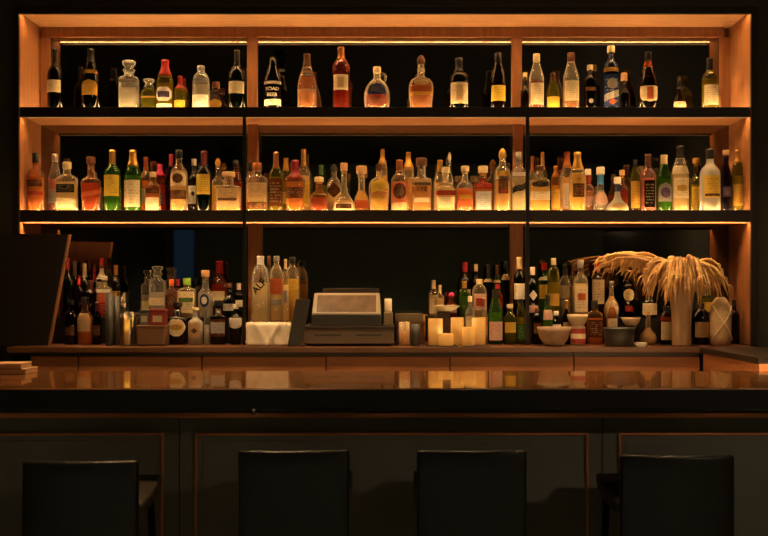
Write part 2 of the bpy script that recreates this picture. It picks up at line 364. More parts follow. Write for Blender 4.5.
# px, ytop, w, shape, glass, liquid, cap(style, colour, fraction), labels, D, label [, opts]
TOP = [
 (55, 48, 15, 'wine', 'black', None, ('foil', 'black', .30), [(.30, .49, 62, 'cream')], F1, 'black wine bottle with a square cream label at the shelf end by the wood'),
 (91, 49, 18, 'champ', 'black', None, ('foil', 'black', .22), [(.26, .50, 58, 'gold', 'arch'), (.60, .66, 75, 'gold')], F1, 'black sparkling wine bottle with an arched gold label'),
 (129, 61, 19, 'decanter', 'clear', 'water', ('stopper', 'glass', .22), [(.57, .62, 66, 'grey')], F1, 'clear square decanter with a large faceted glass stopper'),
 (149, 79, 14, 'decanter', 'olive', 'green', ('stopper', 'glass', .24), [(.42, .47, 70, 'gold')], F1, 'short olive glass flask with a stopper beside the clear decanter'),
 (165, 60, 17, 'taper', 'olive', 'yellow', ('wax', 'red', .30), [(.20, .46, 60, 'white', 'hex', (.27, .38, 40, 'purple', 'rect')), (.08, .15, 62, 'white')], F1, 'yellow-green bottle with a long red capsule and white shield label', dict(fill=.55)),
 (180, 76, 12, 'wine', 'olive', None, ('wax', 'red', .36), [(.10, .32, 64, 'yellow')], F1, 'small green bottle with red neck and yellow label, next to the shield-label bottle'),
 (201, 66, 17, 'dome', 'clear', 'water', ('screw', 'silver', .11), [(.10, .36, 64, 'white'), (.62, .70, 60, 'grey')], F1, 'clear round-shouldered bottle with a white label at its foot'),
 (216, 82, 14, 'squat', 'brown', 'dark', ('cork', 'brown', .18), [(.22, .48, 58, 'gold', 'oval')], B1, 'squat dark bottle with an oval gold label behind the clear round-shouldered bottle'),
 (237, 50, 17, 'wine', 'dkgreen', None, ('foil', 'black', .26), [(.29, .48, 62, 'cream')], F1, 'dark green wine bottle with a cream label next to the wooden upright'),
 (273, 57, 18, 'taper', 'black', None, ('pourer', 'black', .26), [(.49, .54, 66, 'white'), (.11, .22, 66, 'white')], F1, 'black bottle printed all over with white block letters', dict(extra=txt_stout)),
 (307, 54, 19, 'champ', 'warm', 'amberclear', ('foil', 'brown', .22), [(.34, .38, 72, 'tan'), (.66, .70, 70, 'tan')], F1, 'clear sloping bottle of amber spirit with two narrow tan bands'),
 (341, 47, 18, 'bulge', 'red', 'redclear', ('wax', 'copper', .20), [(.33, .56, 60, 'cream', 'rect', (.36, .52, 22, 'tan', 'rect'))], F1, 'tall red-brown bottle with bulging shoulders and a pale label', dict(fill=.62)),
 (377, 67, 26, 'jug', 'warm', 'redclear', ('screw', 'cream', .13), [(.36, .62, 42, 'blue', 'arch')], F1, 'round glass jug with a loop handle and dark blue label', dict(name='jug', extra=jug_handle, fill=.4)),
 (421, 55, 25, 'wide', 'warm', 'amberclear', ('ball', 'brown', .17), [(.70, .76, 80, 'cream'), (.44, .56, 30, 'tan', 'oval'), (.27, .33, 62, 'gold')], F1, 'broad-shouldered whiskey bottle with a cream collar and round stopper', dict(fill=.55)),
 (459, 58, 19, 'liquor', 'black', None, ('foil', 'black', .26), [(.14, .53, 62, 'cream', 'rect', (.2, .48, 20, 'tan', 'rect'))], F1, 'black bottle with a tall pale label covering most of its body'),
 (498, 53, 15, 'taper', 'brown', 'redclear', ('screw', 'black', .16), [(.18, .44, 66, 'yellow')], F1, 'reddish long-shouldered bottle with a golden label next to the second wooden upright'),
 (525, 73, 9, 'wine', 'brown', 'dark', ('cork', 'cream', .09), [(.1, .17, 60, 'gold')], B1, 'narrow dark bottle half hidden behind the pale-labelled bottle by the second upright'),
 (536.5, 54, 15, 'taper', 'warm', 'redclear', ('screw', 'cream', .13), [(.12, .49, 58, 'cream')], F1, 'long-necked bottle with white cap, wine-red contents and tall cream label', dict(fill=.54)),
 (553, 73, 13, 'champ', 'olive', None, ('foil', 'brown', .22), [(.10, .38, 66, 'yellow')], F1, 'small dark olive bottle with a plain yellow label'),
 (571, 53, 16, 'taper', 'warm', 'amberclear', ('screw', 'brown', .15), [(.18, .52, 62, 'cream')], F1, 'clear long-necked bottle with brown cap and tall cream label', dict(fill=.5)),
 (590, 65, 12, 'dome', 'black', None, ('cork', 'cream', .11), [(.44, .52, 60, 'brown'), (.18, .28, 22, 'grey', 'oval')], F1, 'slim black bottle with a cream cork beside the blue patterned bottle'),
 (611, 46, 15, 'dome', 'blue', None, ('cork', 'cream', .10), [(.08, .56, 78, 'blue', 'rect', (.34, .50, 40, 'grey', 'oval')), (.60, .66, 80, 'gold'), (.2, .3, 70, 'white', 'diag'), (.1, .2, 30, 'orange', 'diamond')], F1, 'tall blue patterned bottle with gold shoulder band and pale cork'),
 (624, 73, 13, 'liquor', 'black', None, ('cork', 'cork', .18), [], B1, 'plain black bottle with a wide cork behind the blue patterned bottle'),
 (648, 52, 18, 'champ', 'brown', 'dark', ('foil', 'black', .14), [(.16, .42, 70, 'cream', 'shield', (.2, .4, 20, 'orange', 'rect')), (.74, .84, 95, 'orange')], F1, 'dark sloping bottle with a copper neck band and curved cream label'),
 (679, 76, 14, 'onion', 'brown', None, ('pourer', 'black', .34), [(.12, .28, 60, 'cream')], F1, 'short dark bottle with a thin black pourer and low cream label'),
 (710, 58, 16, 'liquor', 'olive', 'yellow', ('foil', 'black', .22), [(.12, .49, 60, 'cream')], F1, 'yellow-green bottle with a large cream label at the shelf end by the wood wall'),
]
F2, B2 = 5.285, 5.42
MID = [
 (35.8, 153, 16, 'liquor', 'amber', 'amber', ('screw', 'black', .16), [(.44, .55, 66, 'brown'), (.30, .36, 70, 'red')], F2, 'amber bottle with black cap and two dark bands at the middle shelf end'),
 (55, 154, 13, 'taper', 'clear', 'rose', ('screw', 'silver', .12), [(.2, .42, 50, 'silver')], B2, 'tall clear bottle with silver cap behind the square black-labelled bottle'),
 (67, 162, 20, 'square', 'warm', 'pale', ('screw', 'cream', .13), [(.40, .56, 48, 'black'), (.1, .3, 46, 'cream')], F2, 'pale square bottle with a small black label', dict(fill=.62)),
 (91, 157, 19, 'trap', 'amber', 'red', ('cork', 'brown', .12), [(.30, .38, 80, 'orange', 'diag')], F2, 'amber bottle with a diagonal red band beside the pale square bottle'),
 (112.5, 150, 16.5, 'liquor', 'green', 'green', ('foil', 'gold', .22), [(.27, .60, 62, 'yellow')], F2, 'green bottle with gold capsule and yellow label'),
 (133, 150, 17, 'taper', 'green', 'green', ('foil', 'gold', .26), [(.10, .52, 64, 'cream')], F2, 'green bottle with gold capsule and tall cream label'),
 (146, 157, 12, 'liquor', 'amber', 'amber', ('foil', 'copper', .24), [(.2, .45, 60, 'cream')], B2, 'amber bottle with a coppery capsule just behind the tall cream-labelled green bottle'),
 (153, 172, 15, 'liquor', 'amber', 'amber', ('screw', 'cream', .12), [(.06, .38, 58, 'cream'), (.48, .60, 60, 'brown')], F2, 'short amber bottle with a bright cream label on its lower half'),
 (160, 164, 11.4, 'dome', 'red', 'red', ('wax', 'pink', .22), [(.2, .42, 55, 'purple')], B2, 'bottle with a bright pink capsule behind the short amber bottle'),
 (171, 154, 9.5, 'taper', 'purple', 'purple', ('foil', 'cherry', .2), [], B2 + .01, 'dim purple bottle with a dark red cap between shelf neighbours with gold caps'),
 (179, 150, 17, 'liquor', 'warm', 'gold', ('screw', 'black', .14), [(.43, .66, 62, 'cream', 'arch', (.47, .62, 36, 'brown', 'oval')), (.22, .36, 64, 'brown')], F2, 'golden bottle with a dark round crest above a brown label', dict(fill=.68)),
 (194, 159, 12, 'liquor', 'brown', 'gold', ('screw', 'white', .12), [(.2, .52, 60, 'white', 'rect', (.34, .42, 14, 'black', 'oval'))], B2, 'white-capped bottle with a white label behind the dark green bottle'),
 (204, 151, 16, 'liquor', 'dkgreen', None, ('foil', 'wine', .24), [(.30, .62, 56, 'yellow')], F2, 'dark green bottle with a yellow label and dark red capsule'),
 (218, 158, 13, 'liquor', 'warm', 'gold', ('ball', 'gold', .13), [(.2, .5, 55, 'yellow')], B2, 'golden bottle with a gold ball stopper behind the wide rectangular bottle'),
 (228.5, 172, 25, 'rye', 'warm', 'gold', ('cork', 'cork', .12), [(.16, .60, 56, 'tan', 'rect', (.3, .36, 30, 'brown', 'rect'))], F2, 'wide rectangular golden bottle with a big tan label'),
 (236, 160, 13, 'taper', 'red', 'red', ('screw', 'black', .13), [(.3, .5, 60, 'orange')], B2, 'red bottle with a black cap behind the wide rectangular bottle near the metal post'),
 (257.5, 163, 20, 'square', 'warm', 'pale', ('screw', 'copper', .15), [(.30, .6, 56, 'tan'), (.08, .22, 56, 'brown')], F2, 'square pale bottle with a dark band at its foot beside the metal post'),
 (250, 163, 10, 'liquor', 'warm', 'gold', ('screw', 'black', .16), [], B2, 'slim bottle with a black cap behind the square dark-banded bottle'),
 (276, 152, 14, 'liquor', 'olive', 'gold', ('foil', 'copper', .26), [(.12, .56, 60, 'brown')], F2, 'olive gold bottle with a copper capsule and a big dark brown label'),
 (286, 158, 11, 'taper', 'olive', 'yellow', ('foil', 'gold', .22), [(.2, .4, 60, 'yellow')], B2, 'olive yellow bottle with gold capsule behind the red wax topped bottle'),
 (295, 160, 20, 'trap', 'amber', 'amber', ('wax', 'cherry', .36), [(.28, .48, 56, 'brown')], F2, 'amber bottle tapering to its foot with a dark red wax neck'),
 (303.5, 149, 13, 'liquor', 'warm', 'gold', ('foil', 'gold', .26), [(.14, .5, 60, 'yellow')], B2, 'tall golden bottle with gold capsule behind the red wax topped bottle'),
 (319, 177, 17, 'squat', 'amber', 'red', ('cork', 'cream', .14), [(.5, .54, 70, 'gold')], F2, 'short decanter of dark red spirit with a pale cork', dict(fill=.5)),
 (321, 165, 11, 'liquor', 'olive', 'green', ('foil', 'green', .2), [], B2, 'greenish bottle rising behind the short dark red decanter'),
 (334, 164, 14.6, 'dome', 'warm', 'pale', ('ball', 'black', .16), [(.34, .62, 66, 'brown', 'diamond'), (.1, .26, 60, 'tan')], B2, 'pale bottle with dark lozenge pattern and black ball stopper'),
 (344, 163, 22, 'onion', 'warm', 'gold', ('cork', 'cork', .16), [(.06, .21, 52, 'cream', 'rect', (.09, .18, 44, 'brown', 'rect'))], F2, 'onion-shaped bottle with a long neck and pale bordered dark label', dict(fill=.3)),
 (361.5, 166, 17, 'carafe', 'warm', 'gold', ('tee', 'cork', .16), [(.14, .3, 60, 'orange')], B2, 'pale carafe with a wide cork top between two round bottles'),
 (379, 164, 21, 'wide', 'warm', 'amber', ('screw', 'brown', .14), [(.44, .66, 44, 'yellow', 'diag'), (.14, .34, 48, 'gold', 'oval')], F2, 'rounded amber bottle with a slanted yellow label and brown cap', dict(fill=.42)),
 (382.5, 149, 10, 'dome', 'warm', 'gold', ('foil', 'gold', .22), [], B2, 'slim gold-capped bottle standing tall behind the rounded amber bottle'),
 (399.5, 160, 17, 'liquor', 'warm', 'orange', ('foil', 'copper', .2), [(.26, .56, 46, 'brown', 'oval'), (.06, .2, 60, 'tan')], F2, 'orange spirit bottle with an oval brown label and copper capsule'),
 (408.5, 152, 11, 'dome', 'warm', 'gold', ('foil', 'gold', .26), [], B2, 'slim bottle with a pale gold capsule behind the square one lettered RYE'),
 (421.5, 158, 20, 'rye', 'warm', 'amber', ('cork', 'brown', .15), [(.20, .28, 34, 'cream'), (.55, .62, 50, 'tan')], F2, 'square bottle lettered RYE with a wide dark cap', dict(extra=txt_rye, fill=.58)),
 (440, 160, 12, 'taper', 'warm', 'gold', ('foil', 'gold', .2), [], B2, 'golden bottle half hidden behind the round red-banded bottle'),
 (445.5, 167, 22, 'wide', 'warm', 'pale', ('cork', 'cream', .13), [(.38, .48, 56, 'red'), (.12, .34, 44, 'cream')], F2, 'round pale bottle with a red band over a cream label'),
 (449.5, 152, 7.6, 'liquor', 'clear', 'pale', ('ball', 'white', .14), [], B2 + .01, 'slim clear bottle with a white ball stopper behind the round red-banded bottle'),
 (465, 166, 17, 'liquor', 'warm', 'orange', ('cork', 'cream', .12), [(.14, .46, 58, 'orange', 'rect', (.3, .38, 40, 'gold', 'rect'))], F2, 'bottle with a wide orange-red label on its lower half and pale cork'),
 (483, 166, 18.5, 'rye', 'amber', 'amber', ('cork', 'cream', .15), [(.08, .46, 40, 'silver'), (.52, .72, 50, 'red')], F2, 'amber red bottle with a silver-white label at its foot'),
 (502.5, 148, 17, 'dome', 'warm', 'gold', ('ball', 'gold', .17), [(.30, .52, 34, 'brown', 'rect', (.3, .37, 20, 'red', 'oval')), (.56, .64, 50, 'gold')], F2, 'tall golden bottle with a gold ball stopper and small brown label'),
 (518.5, 152, 14, 'square', 'clear', 'pale', ('screw', 'silver', .17), [(.36, .46, 46, 'black', 'diag'), (.6, .66, 50, 'white')], F2, 'slim clear square bottle with a tilted black label beside the second metal post'),
 (539.5, 166, 20, 'square', 'warm', 'yellow', ('screw', 'brown', .1), [(.28, .46, 60, 'cream'), (.55, .66, 36, 'black', 'oval')], F2, 'square yellow bottle with a cream belt label just past the second metal post'),
 (532.5, 156, 8, 'liquor', 'warm', 'gold', ('foil', 'copper', .26), [], B2, 'thin bottle with copper capsule tucked behind the square yellow bottle, nearest the post'),
 (542.5, 152, 9, 'liquor', 'olive', 'yellow', ('foil', 'gold', .28), [], B2, 'thin bottle with tall gold capsule behind the square yellow bottle'),
 (555.5, 166, 9, 'dome', 'amber', 'yellow', ('foil', 'copper', .22), [(.1, .5, 60, 'gold')], F2, 'narrow amber yellow bottle between two wider pale bottles'),
 (567, 152, 14, 'taper', 'warm', 'gold', ('foil', 'copper', .24), [(.1, .5, 46, 'white')], B2, 'gold-necked bottle with a white label behind the yellow brown-labelled bottle'),
 (577.5, 152, 17, 'taper', 'warm', 'yellow', ('foil', 'gold', .28), [(.26, .48, 40, 'brown'), (.52, .58, 18, 'gold', 'oval')], F2, 'bright yellow bottle with a brown shield-like label and gold capsule', dict(fill=.66)),
 (588, 169, 13, 'liquor', 'pink', 'pale', ('cork', 'white', .13), [(.68, .86, 170, 'red'), (.2, .4, 50, 'pink')], B2, 'pale pink bottle with a red neck band and white top'),
 (600.5, 167, 17, 'carafe', 'clear', 'water', ('cork', 'white', .16), [(.64, .83, 170, 'sky'), (.2, .46, 52, 'pink', 'hex')], 5.36, 'clear bottle with pale blue neck band and white top, pinkish label'),
 (617.5, 177, 22, 'onion', 'frost', 'water', ('cork', 'white', .18), [(.60, .80, 170, 'blue'), (.07, .30, 44, 'tan', 'oval')], F2, 'short round-bellied frosted bottle with a deep blue neck band'),
 (622, 170, 11, 'liquor', 'amber', 'red', ('cork', 'cork', .12), [(.4, .55, 60, 'red')], B2, 'reddish bottle with a cork behind the frosted round-bellied bottle'),
 (635, 160, 9.5, 'dome', 'olive', 'dark', ('screw', 'black', .1), [(.1, .6, 64, 'gold')], F2, 'slim dark bottle with a full-length gold patterned label'),
 (648, 154, 16, 'liquor', 'pink', 'rose', ('foil', 'brown', .24), [(.1, .55, 40, 'black')], F2, 'rose bottle with a long black label'),
 (664, 155, 15, 'taper', 'green', 'green', ('foil', 'cream', .16), [(.2, .52, 60, 'grey', 'arch', (.26, .44, 36, 'purple', 'oval'))], F2, 'green bottle with a grey and purple patterned label'),
 (680, 146, 17, 'taper', 'warm', 'pale', ('foil', 'black', .18), [(.22, .52, 60, 'cream', 'rect', (.32, .42, 36, 'gold', 'oval')), (.58, .7, 80, 'cream')], F2, 'cream bottle with a black capsule, pale conical neck and gold crest'),
 (696, 158, 11, 'liquor', 'olive', 'yellow', ('tee', 'gold', .1), [(.06, .5, 60, 'yellow')], B2, 'yellow bottle in shadow behind the white bottle near the wood wall'),
 (710, 149, 20, 'liquor', 'frost', 'pale', ('foil', 'black', .16), [(.24, .58, 50, 'yellow', 'rect', (.26, .3, 44, 'brown', 'rect'))], F2, 'frosted white bottle with a square yellow label', dict(fill=.3)),
 (726, 150, 11.6, 'taper', 'purple', 'purple', ('cork', 'cork', .08), [(.26, .42, 50, 'purple')], F2, 'dark purple bottle second from the wood wall on the middle shelf'),
 (737.5, 150, 11, 'dome', 'olive', 'yellow', ('foil', 'gold', .2), [(.12, .46, 60, 'gold')], F2, 'olive gold bottle closest to the lit wood wall on the middle shelf'),
]
A3, A4, R3, R4, P3 = 5.10, 5.205, 5.345, 5.445, 5.22
CTR = [
 # left cluster on the riser
 (67.5, 258, 13, 'wine', 'dkgreen', None, ('foil', 'cherry', .2), [], R3, RISZ, 'tall dark green wine bottle with a red capsule closest to the dark board'),
 (75, 261, 10, 'wine', 'brown', None, ('foil', 'cream', .26), [], 5.485, RISZ, 'bottle with a pale yellow neck behind the dark green wine bottle'),
 (84.5, 263, 12, 'wine', 'dkgreen', None, ('foil', 'cream', .26), [], R4, RISZ, 'dark wine bottle with a cream capsule in the back row by the dark board'),
 (79, 275, 9.5, 'wine', 'brown', 'dark', ('foil', 'red', .24), [], R3, RISZ, 'short brown bottle with a red capsule between cream-necked wine bottles'),
 (94.6, 268, 8.6, 'liquor', 'red', 'red', ('foil', 'red', .26), [], 5.485, RISZ, 'red bottle with a red foil neck in the back row'),
 (90.5, 280, 12.5, 'liquor', 'brown', 'dark', ('foil', 'brown', .24), [], R3, RISZ, 'dark brown bottle in front of the red foil neck bottle'),
 (101.5, 258, 11, 'wine', 'clear', 'pale', ('foil', 'red', .13), [(.64, .82, 90, 'white')], R4, RISZ, 'tall bottle with white neck label and red tip'),
 (104.5, 276, 14, 'square', 'warm', 'red', ('screw', 'white', .1), [(.06, .36, 56, 'red'), (.6, .68, 60, 'white')], R3, RISZ, 'bottle with a solid red label and white shoulders'),
 (116, 265, 11, 'liquor', 'brown', 'dark', ('foil', 'gold', .2), [(.3, .5, 60, 'gold')], R4, RISZ, 'brown bottle with a gold capsule at the edge of the dark wine cluster'),
 (85, 297, 15, 'squat', 'amber', 'amber', ('screw', 'black', .14), [(.28, .66, 56, 'tan')], P3, CTRZ, 'squat amber bottle with a tan label below the dark wine bottles'),
 (71, 300, 13, 'liquor', 'black', None, ('screw', 'black', .12), [(.2, .4, 50, 'brown')], P3, CTRZ, 'black bottle at the foot of the dark board'),
 # gin cluster on the riser
 (148, 270, 13, 'decanter', 'clear', 'water', ('stopper', 'glass', .2), [(.16, .34, 60, 'cream')], R4, RISZ, 'clear bottle with small glass stopper, farther back of the clear pair'),
 (157.5, 266, 16, 'decanter', 'clear', 'water', ('stopper', 'glass', .18), [(.24, .38, 60, 'cream')], R3, RISZ, 'large clear bottle with a flared glass stopper and low cream label'),
 (171.5, 279, 11, 'square', 'pink', 'rose', ('screw', 'orange', .18), [(.3, .6, 44, 'brown', 'oval')], R3, RISZ, 'pale pink bottle with an orange cap'),
 (187, 278, 18, 'square', 'warm', 'pale', ('screw', 'lime', .19), [(.12, .66, 50, 'cream', 'rect', (.4, .5, 30, 'green', 'rect'))], R3, RISZ, 'broad square bottle with a lime green cap'),
 (178, 279, 10, 'liquor', 'red', 'red', ('screw', 'cherry', .18), [], R4, RISZ, 'dark red bottle between the orange-capped and lime-capped ones'),
 (205.5, 270, 15, 'squat', 'clear', 'water', ('cork', 'cork', .15), [(.22, .5, 36, 'blue', 'oval', (.28, .44, 20, 'white', 'oval'))], R3, RISZ, 'clear squat bottle with a tall cork and round blue label'),
 (219.5, 261, 17, 'squat', 'red', 'red', ('wax', 'cherry', .22), [(.2, .46, 44, 'cream')], R4, RISZ, 'deep red bottle with a cherry red cap'),
 (229, 283, 13, 'squat', 'dkgreen', None, ('cork', 'brown', .14), [(.2, .4, 50, 'silver')], R3, RISZ, 'dark bottle with a silver label on the riser beside the metal post'),
 (239, 283, 10.5, 'liquor', 'dkgreen', None, ('screw', 'white', .2), [(.3, .5, 60, 'white')], R4, RISZ, 'dark bottle with a white cap at the riser end by the metal post'),
 (177.5, 302, 19, 'square', 'black', None, ('cork', 'black', .13), [(.2, .62, 62, 'cream', 'diamond', (.34, .48, 20, 'gold', 'diamond'))], P3, CTRZ, 'black square bottle with a cream diamond label'),
 (195.5, 307, 15, 'liquor', 'frost', 'water', ('cork', 'cream', .1), [(.2, .6, 44, 'tan', 'rect', (.3, .44, 26, 'brown', 'diamond'))], P3, CTRZ, 'frosted bottle with a tan label between the two dark square bottles'),
 (218.5, 300, 16.5, 'rye', 'black', None, ('cork', 'black', .14), [(.18, .58, 58, 'brown', 'rect', (.26, .5, 42, 'silver', 'rect'))], P3, CTRZ, 'black squat bottle with a silver-brown rectangular label'),
 (236, 304, 13, 'trap', 'dkgreen', None, ('screw', 'white', .12), [(.4, .66, 64, 'white', 'shield')], P3, CTRZ, 'dark green bottle with a white pointed label standing by the metal post'),
 # vodkas on the cloth
 (260.5, 256, 17.5, 'dome', 'clear', 'pale', ('foil', 'white', .14), [], 5.13, CLOZ, 'clear bottle lettered ALF on a slant', 'alf'),
 (269, 256, 8, 'liquor', 'warm', 'gold', ('screw', 'brown', .14), [], 5.25, CLOZ, 'slim brown-capped bottle behind the ALF bottle'),
 (276.5, 256, 13, 'dome', 'warm', 'pale', ('screw', 'silver', .08), [(.42, .66, 62, 'orange'), (.26, .34, 50, 'grey')], 5.14, CLOZ, 'bottle with an orange upper label next to the ALF bottle'),
 (292.5, 257, 14, 'dome', 'warm', 'yellow', ('screw', 'black', .1), [(.5, .66, 60, 'yellow')], 5.235, CLOZ, 'yellow bottle with a black cap at the cloth edge by the black menu'),
 (285.5, 259, 6.4, 'dome', 'warm', 'pale', ('foil', 'cream', .16), [(.3, .5, 36, 'grey')], 5.125, CLOZ, 'slim pale bottle with cream neck in front of the yellow black-capped bottle'),
 # cluster behind the candles
 (434, 280, 10, 'wine', 'warm', 'pale', ('foil', 'cream', .24), [(.1, .5, 60, 'cream')], R4, RISZ, 'pale bottle with a cream capsule, first of the riser next to the till'),
 (440, 285, 8, 'wine', 'warm', 'pale', ('foil', 'cream', .24), [(.1, .4, 60, 'cream')], R3, RISZ, 'slim pale bottle with cream capsule directly behind the brown card holder'),
 (451.5, 292, 12, 'squat', 'red', 'red', ('ball', 'pink', .18), [(.2, .5, 50, 'rose')], R3, RISZ, 'low bottle with a round pink stopper behind the candles'),
 (465, 262, 12, 'liquor', 'brown', 'dark', ('screw', 'red', .18), [(.2, .5, 60, 'cream')], R4, RISZ, 'dark bottle with a bright red cap behind the candles'),
 (464.5, 281, 11, 'liquor', 'green', 'green', ('foil', 'gold', .2), [], R3, RISZ, 'green bottle with gold capsule above the candles'),
 (476, 264, 9.6, 'liquor', 'brown', 'gold', ('screw', 'cream', .14), [], R4, RISZ, 'brown bottle with a cream cap behind the pink-labelled clear bottle'),
 (479.5, 279, 14.5, 'dome', 'warm', 'pale', ('screw', 'cream', .14), [(.2, .62, 60, 'pink', 'rect', (.3, .5, 30, 'red', 'rect'))], R3, RISZ, 'clear bottle with a pink and red label behind the tallest candle'),
 (488, 264, 9.4, 'liquor', 'dkgreen', None, ('foil', 'black', .2), [(.66, .72, 90, 'cream')], R4, RISZ, 'dark green bottle with a thin cream neck band, fourth along the back row'),
 (497, 265, 8, 'liquor', 'green', 'green', ('foil', 'brown', .2), [(.66, .71, 90, 'cream')], R4 + .004, RISZ, 'green bottle with brown capsule and thin cream neck band in the back row'),
 (505.5, 261, 8.6, 'liquor', 'dkgreen', None, ('screw', 'black', .12), [(.66, .76, 95, 'cream')], R4, RISZ, 'dark bottle with wide cream neck band close to the second metal post'),
 (495.5, 290, 14, 'taper', 'green', 'green', ('screw', 'black', .14), [(.08, .42, 66, 'pink')], P3, CTRZ, 'green bottle with a plain pink-tan label on the counter next to the candles'),
 (497.5, 284, 11, 'liquor', 'red', 'red', ('screw', 'red', .14), [(.3, .5, 60, 'red')], R3, RISZ, 'red bottle on the riser behind the pink-labelled green bottle'),
 (510, 304, 12, 'dome', 'olive', 'green', ('cork', 'cream', .1), [(.3, .55, 60, 'yellow')], P3, CTRZ, 'short olive jar-like bottle standing left of the second metal post'),
 (519, 257, 12, 'liquor', 'black', None, ('foil', 'cream', .2), [(.3, .56, 60, 'white')], R3, RISZ, 'tall black bottle with a cream capsule and white label by the second metal post'),
 (521, 299, 9, 'dome', 'olive', 'yellow', ('screw', 'black', .1), [(.1, .45, 60, 'green')], P3 + .02, CTRZ, 'narrow yellow-green bottle touching the second metal post'),
 (470, 296, 10, 'liquor', 'clear', 'pale', ('screw', 'cream', .12), [(.2, .5, 50, 'cream')], P3, CTRZ, 'clear bottle with a cream label peeking between the tall candles'),
 (484, 298, 8, 'wine', 'warm', 'amber', ('foil', 'copper', .2), [(.2, .4, 50, 'tan')], P3, CTRZ, 'slim amber bottle between the last candle and the pink-labelled green bottle'),
 (97, 302, 9.4, 'liquor', 'dkgreen', None, ('foil', 'wine', .22), [(.2, .46, 56, 'brown')], P3, CTRZ, 'small dark bottle with wine-red capsule beside the black shaker tins'),
 (207, 311, 6.4, 'dome', 'clear', 'water', ('screw', 'silver', .14), [], P3, CTRZ, 'thin little clear bottle between the frosted and the black squat bottle'),
 (547.5, 295, 10.6, 'liquor', 'green', 'green', ('screw', 'black', .14), [(.5, .7, 56, 'pink')], P3 + .01, CTRZ, 'green bottle with a pinkish label right behind the beige bowl'),
 (566.5, 300, 9.4, 'wine', 'brown', 'dark', ('foil', 'gold', .2), [(.3, .5, 50, 'tan')], P3 + .03, CTRZ, 'slim brown bottle with gold capsule beside the red and white can'),
 (612, 301, 11, 'taper', 'amber', 'amber', ('screw', 'cream', .14), [(.4, .6, 50, 'cream')], P3 + .01, CTRZ, 'amber bottle with cream cap standing behind the black pot'),
 # right of the post
 (532.5, 267, 12, 'liquor', 'dkgreen', None, ('screw', 'white', .16), [(.34, .54, 40, 'white', 'diamond'), (.1, .24, 60, 'pink')], R3, RISZ, 'dark green bottle with a white cap and white diamond label'),
 (544.5, 263, 14, 'liquor', 'green', 'green', ('screw', 'red', .13), [(.34, .6, 52, 'yellow'), (.68, .74, 90, 'white')], R4, RISZ, 'green bottle with a red and white cap and yellow label'),
 (553.5, 258, 12, 'dome', 'olive', 'yellow', ('screw', 'cream', .12), [(.2, .4, 60, 'gold')], R3 - .01, RISZ, 'olive bottle with a tall cream cap and gold label'),
 (565, 264, 12.2, 'liquor', 'clear', 'pale', ('foil', 'black', .22), [(.3, .36, 70, 'grey')], R4, RISZ, 'clear bottle with a black capsule'),
 (580.5, 260, 15, 'liquor', 'warm', 'pale', ('screw', 'silver', .14), [(.1, .55, 56, 'cream', 'rect', (.3, .42, 30, 'orange', 'rect'))], R3, RISZ, 'pale bottle with a large cream and orange label above the serving bowl'),
 (572.5, 265, 7.6, 'taper', 'warm', 'pale', ('foil', 'brown', .2), [], 5.485, RISZ, 'thin pale bottle with a brown capsule behind the cream and orange label'),
 (597.5, 262, 13, 'square', 'brown', 'dark', ('screw', 'red', .17), [(.24, .68, 50, 'cream')], R4, RISZ, 'square dark bottle with a red cap and tall cream label'),
 (611.5, 281, 15, 'flask', 'warm', 'gold', ('screw', 'silver', .1), [(.1, .3, 44, 'cream')], R3, RISZ, 'round flask with a long neck and cream label'),
 (627.5, 270, 14, 'liquor', 'black', None, ('foil', 'black', .22), [(.34, .60, 46, 'cream', 'oval'), (.12, .24, 30, 'red')], R4, RISZ, 'black bottle with an oval cream label under the dried grass'),
 (594.5, 300, 15.5, 'square', 'amber', 'amber', ('screw', 'black', .2), [(.16, .56, 46, 'brown')], P3, CTRZ, 'square amber bottle with a black neck beside the pale serving bowl'),
 (556, 311, 10, 'dome', 'dkgreen', None, ('cork', 'white', .14), [(.4, .6, 60, 'white')], 5.27, CTRZ, 'small dark bottle with a white cap behind the pale serving bowl'),
 (537, 308, 10, 'dome', 'black', None, ('screw', 'brown', .12), [(.3, .6, 50, 'brown')], 5.22, CTRZ, 'short black bottle just past the second metal post on the counter'),
 (648.5, 290, 17, 'squat', 'dkgreen', None, ('screw', 'black', .14), [(.1, .52, 56, 'cream')], R3, RISZ, 'squat dark jar-shaped bottle with a broad cream label'),
 (648, 312, 17, 'flask', 'warm', 'gold', ('cork', 'cork', .14), [(.12, .3, 40, 'tan')], P3, CTRZ, 'round bellied golden bottle in front of the cream-labelled dark jar'),
 (666, 306, 13, 'dome', 'brown', 'dark', ('screw', 'black', .14), [(.12, .6, 60, 'cream'), (.62, .72, 80, 'red')], P3, CTRZ, 'bottle with a cream label and red shoulder band beside the tall vase'),
 (700.5, 303, 17, 'dome', 'black', None, ('screw', 'black', .12), [(.18, .54, 54, 'tan')], P3, CTRZ, 'black bottle with a tan label on the wall side of the vase'),
 (707, 284, 12, 'liquor', 'olive', 'green', ('screw', 'black', .14), [(.16, .46, 56, 'yellow')], R3, RISZ, 'green bottle with a yellow label behind the black tan-labelled bottle'),
 (734, 300, 11, 'liquor', 'brown', 'dark', ('screw', 'black', .14), [], P3 + .06, CTRZ, 'dim brown bottle at the counter end against the lit wood wall'),
]
for r in TOP:
    o = r[10] if len(r) > 10 else {}
    bottle(*r[:9], TOPZ + .0004, r[9], group=GT, **o)
for r in MID:
    o = r[10] if len(r) > 10 else {}
    bottle(*r[:9], MIDZ + .0004, r[9], group=GM, **o)
for r in CTR:
    kw = dict(extra=txt_alf) if len(r) > 11 else {}
    bottle(*r[:9], r[9] + .0004, r[10], group=GC, **kw)

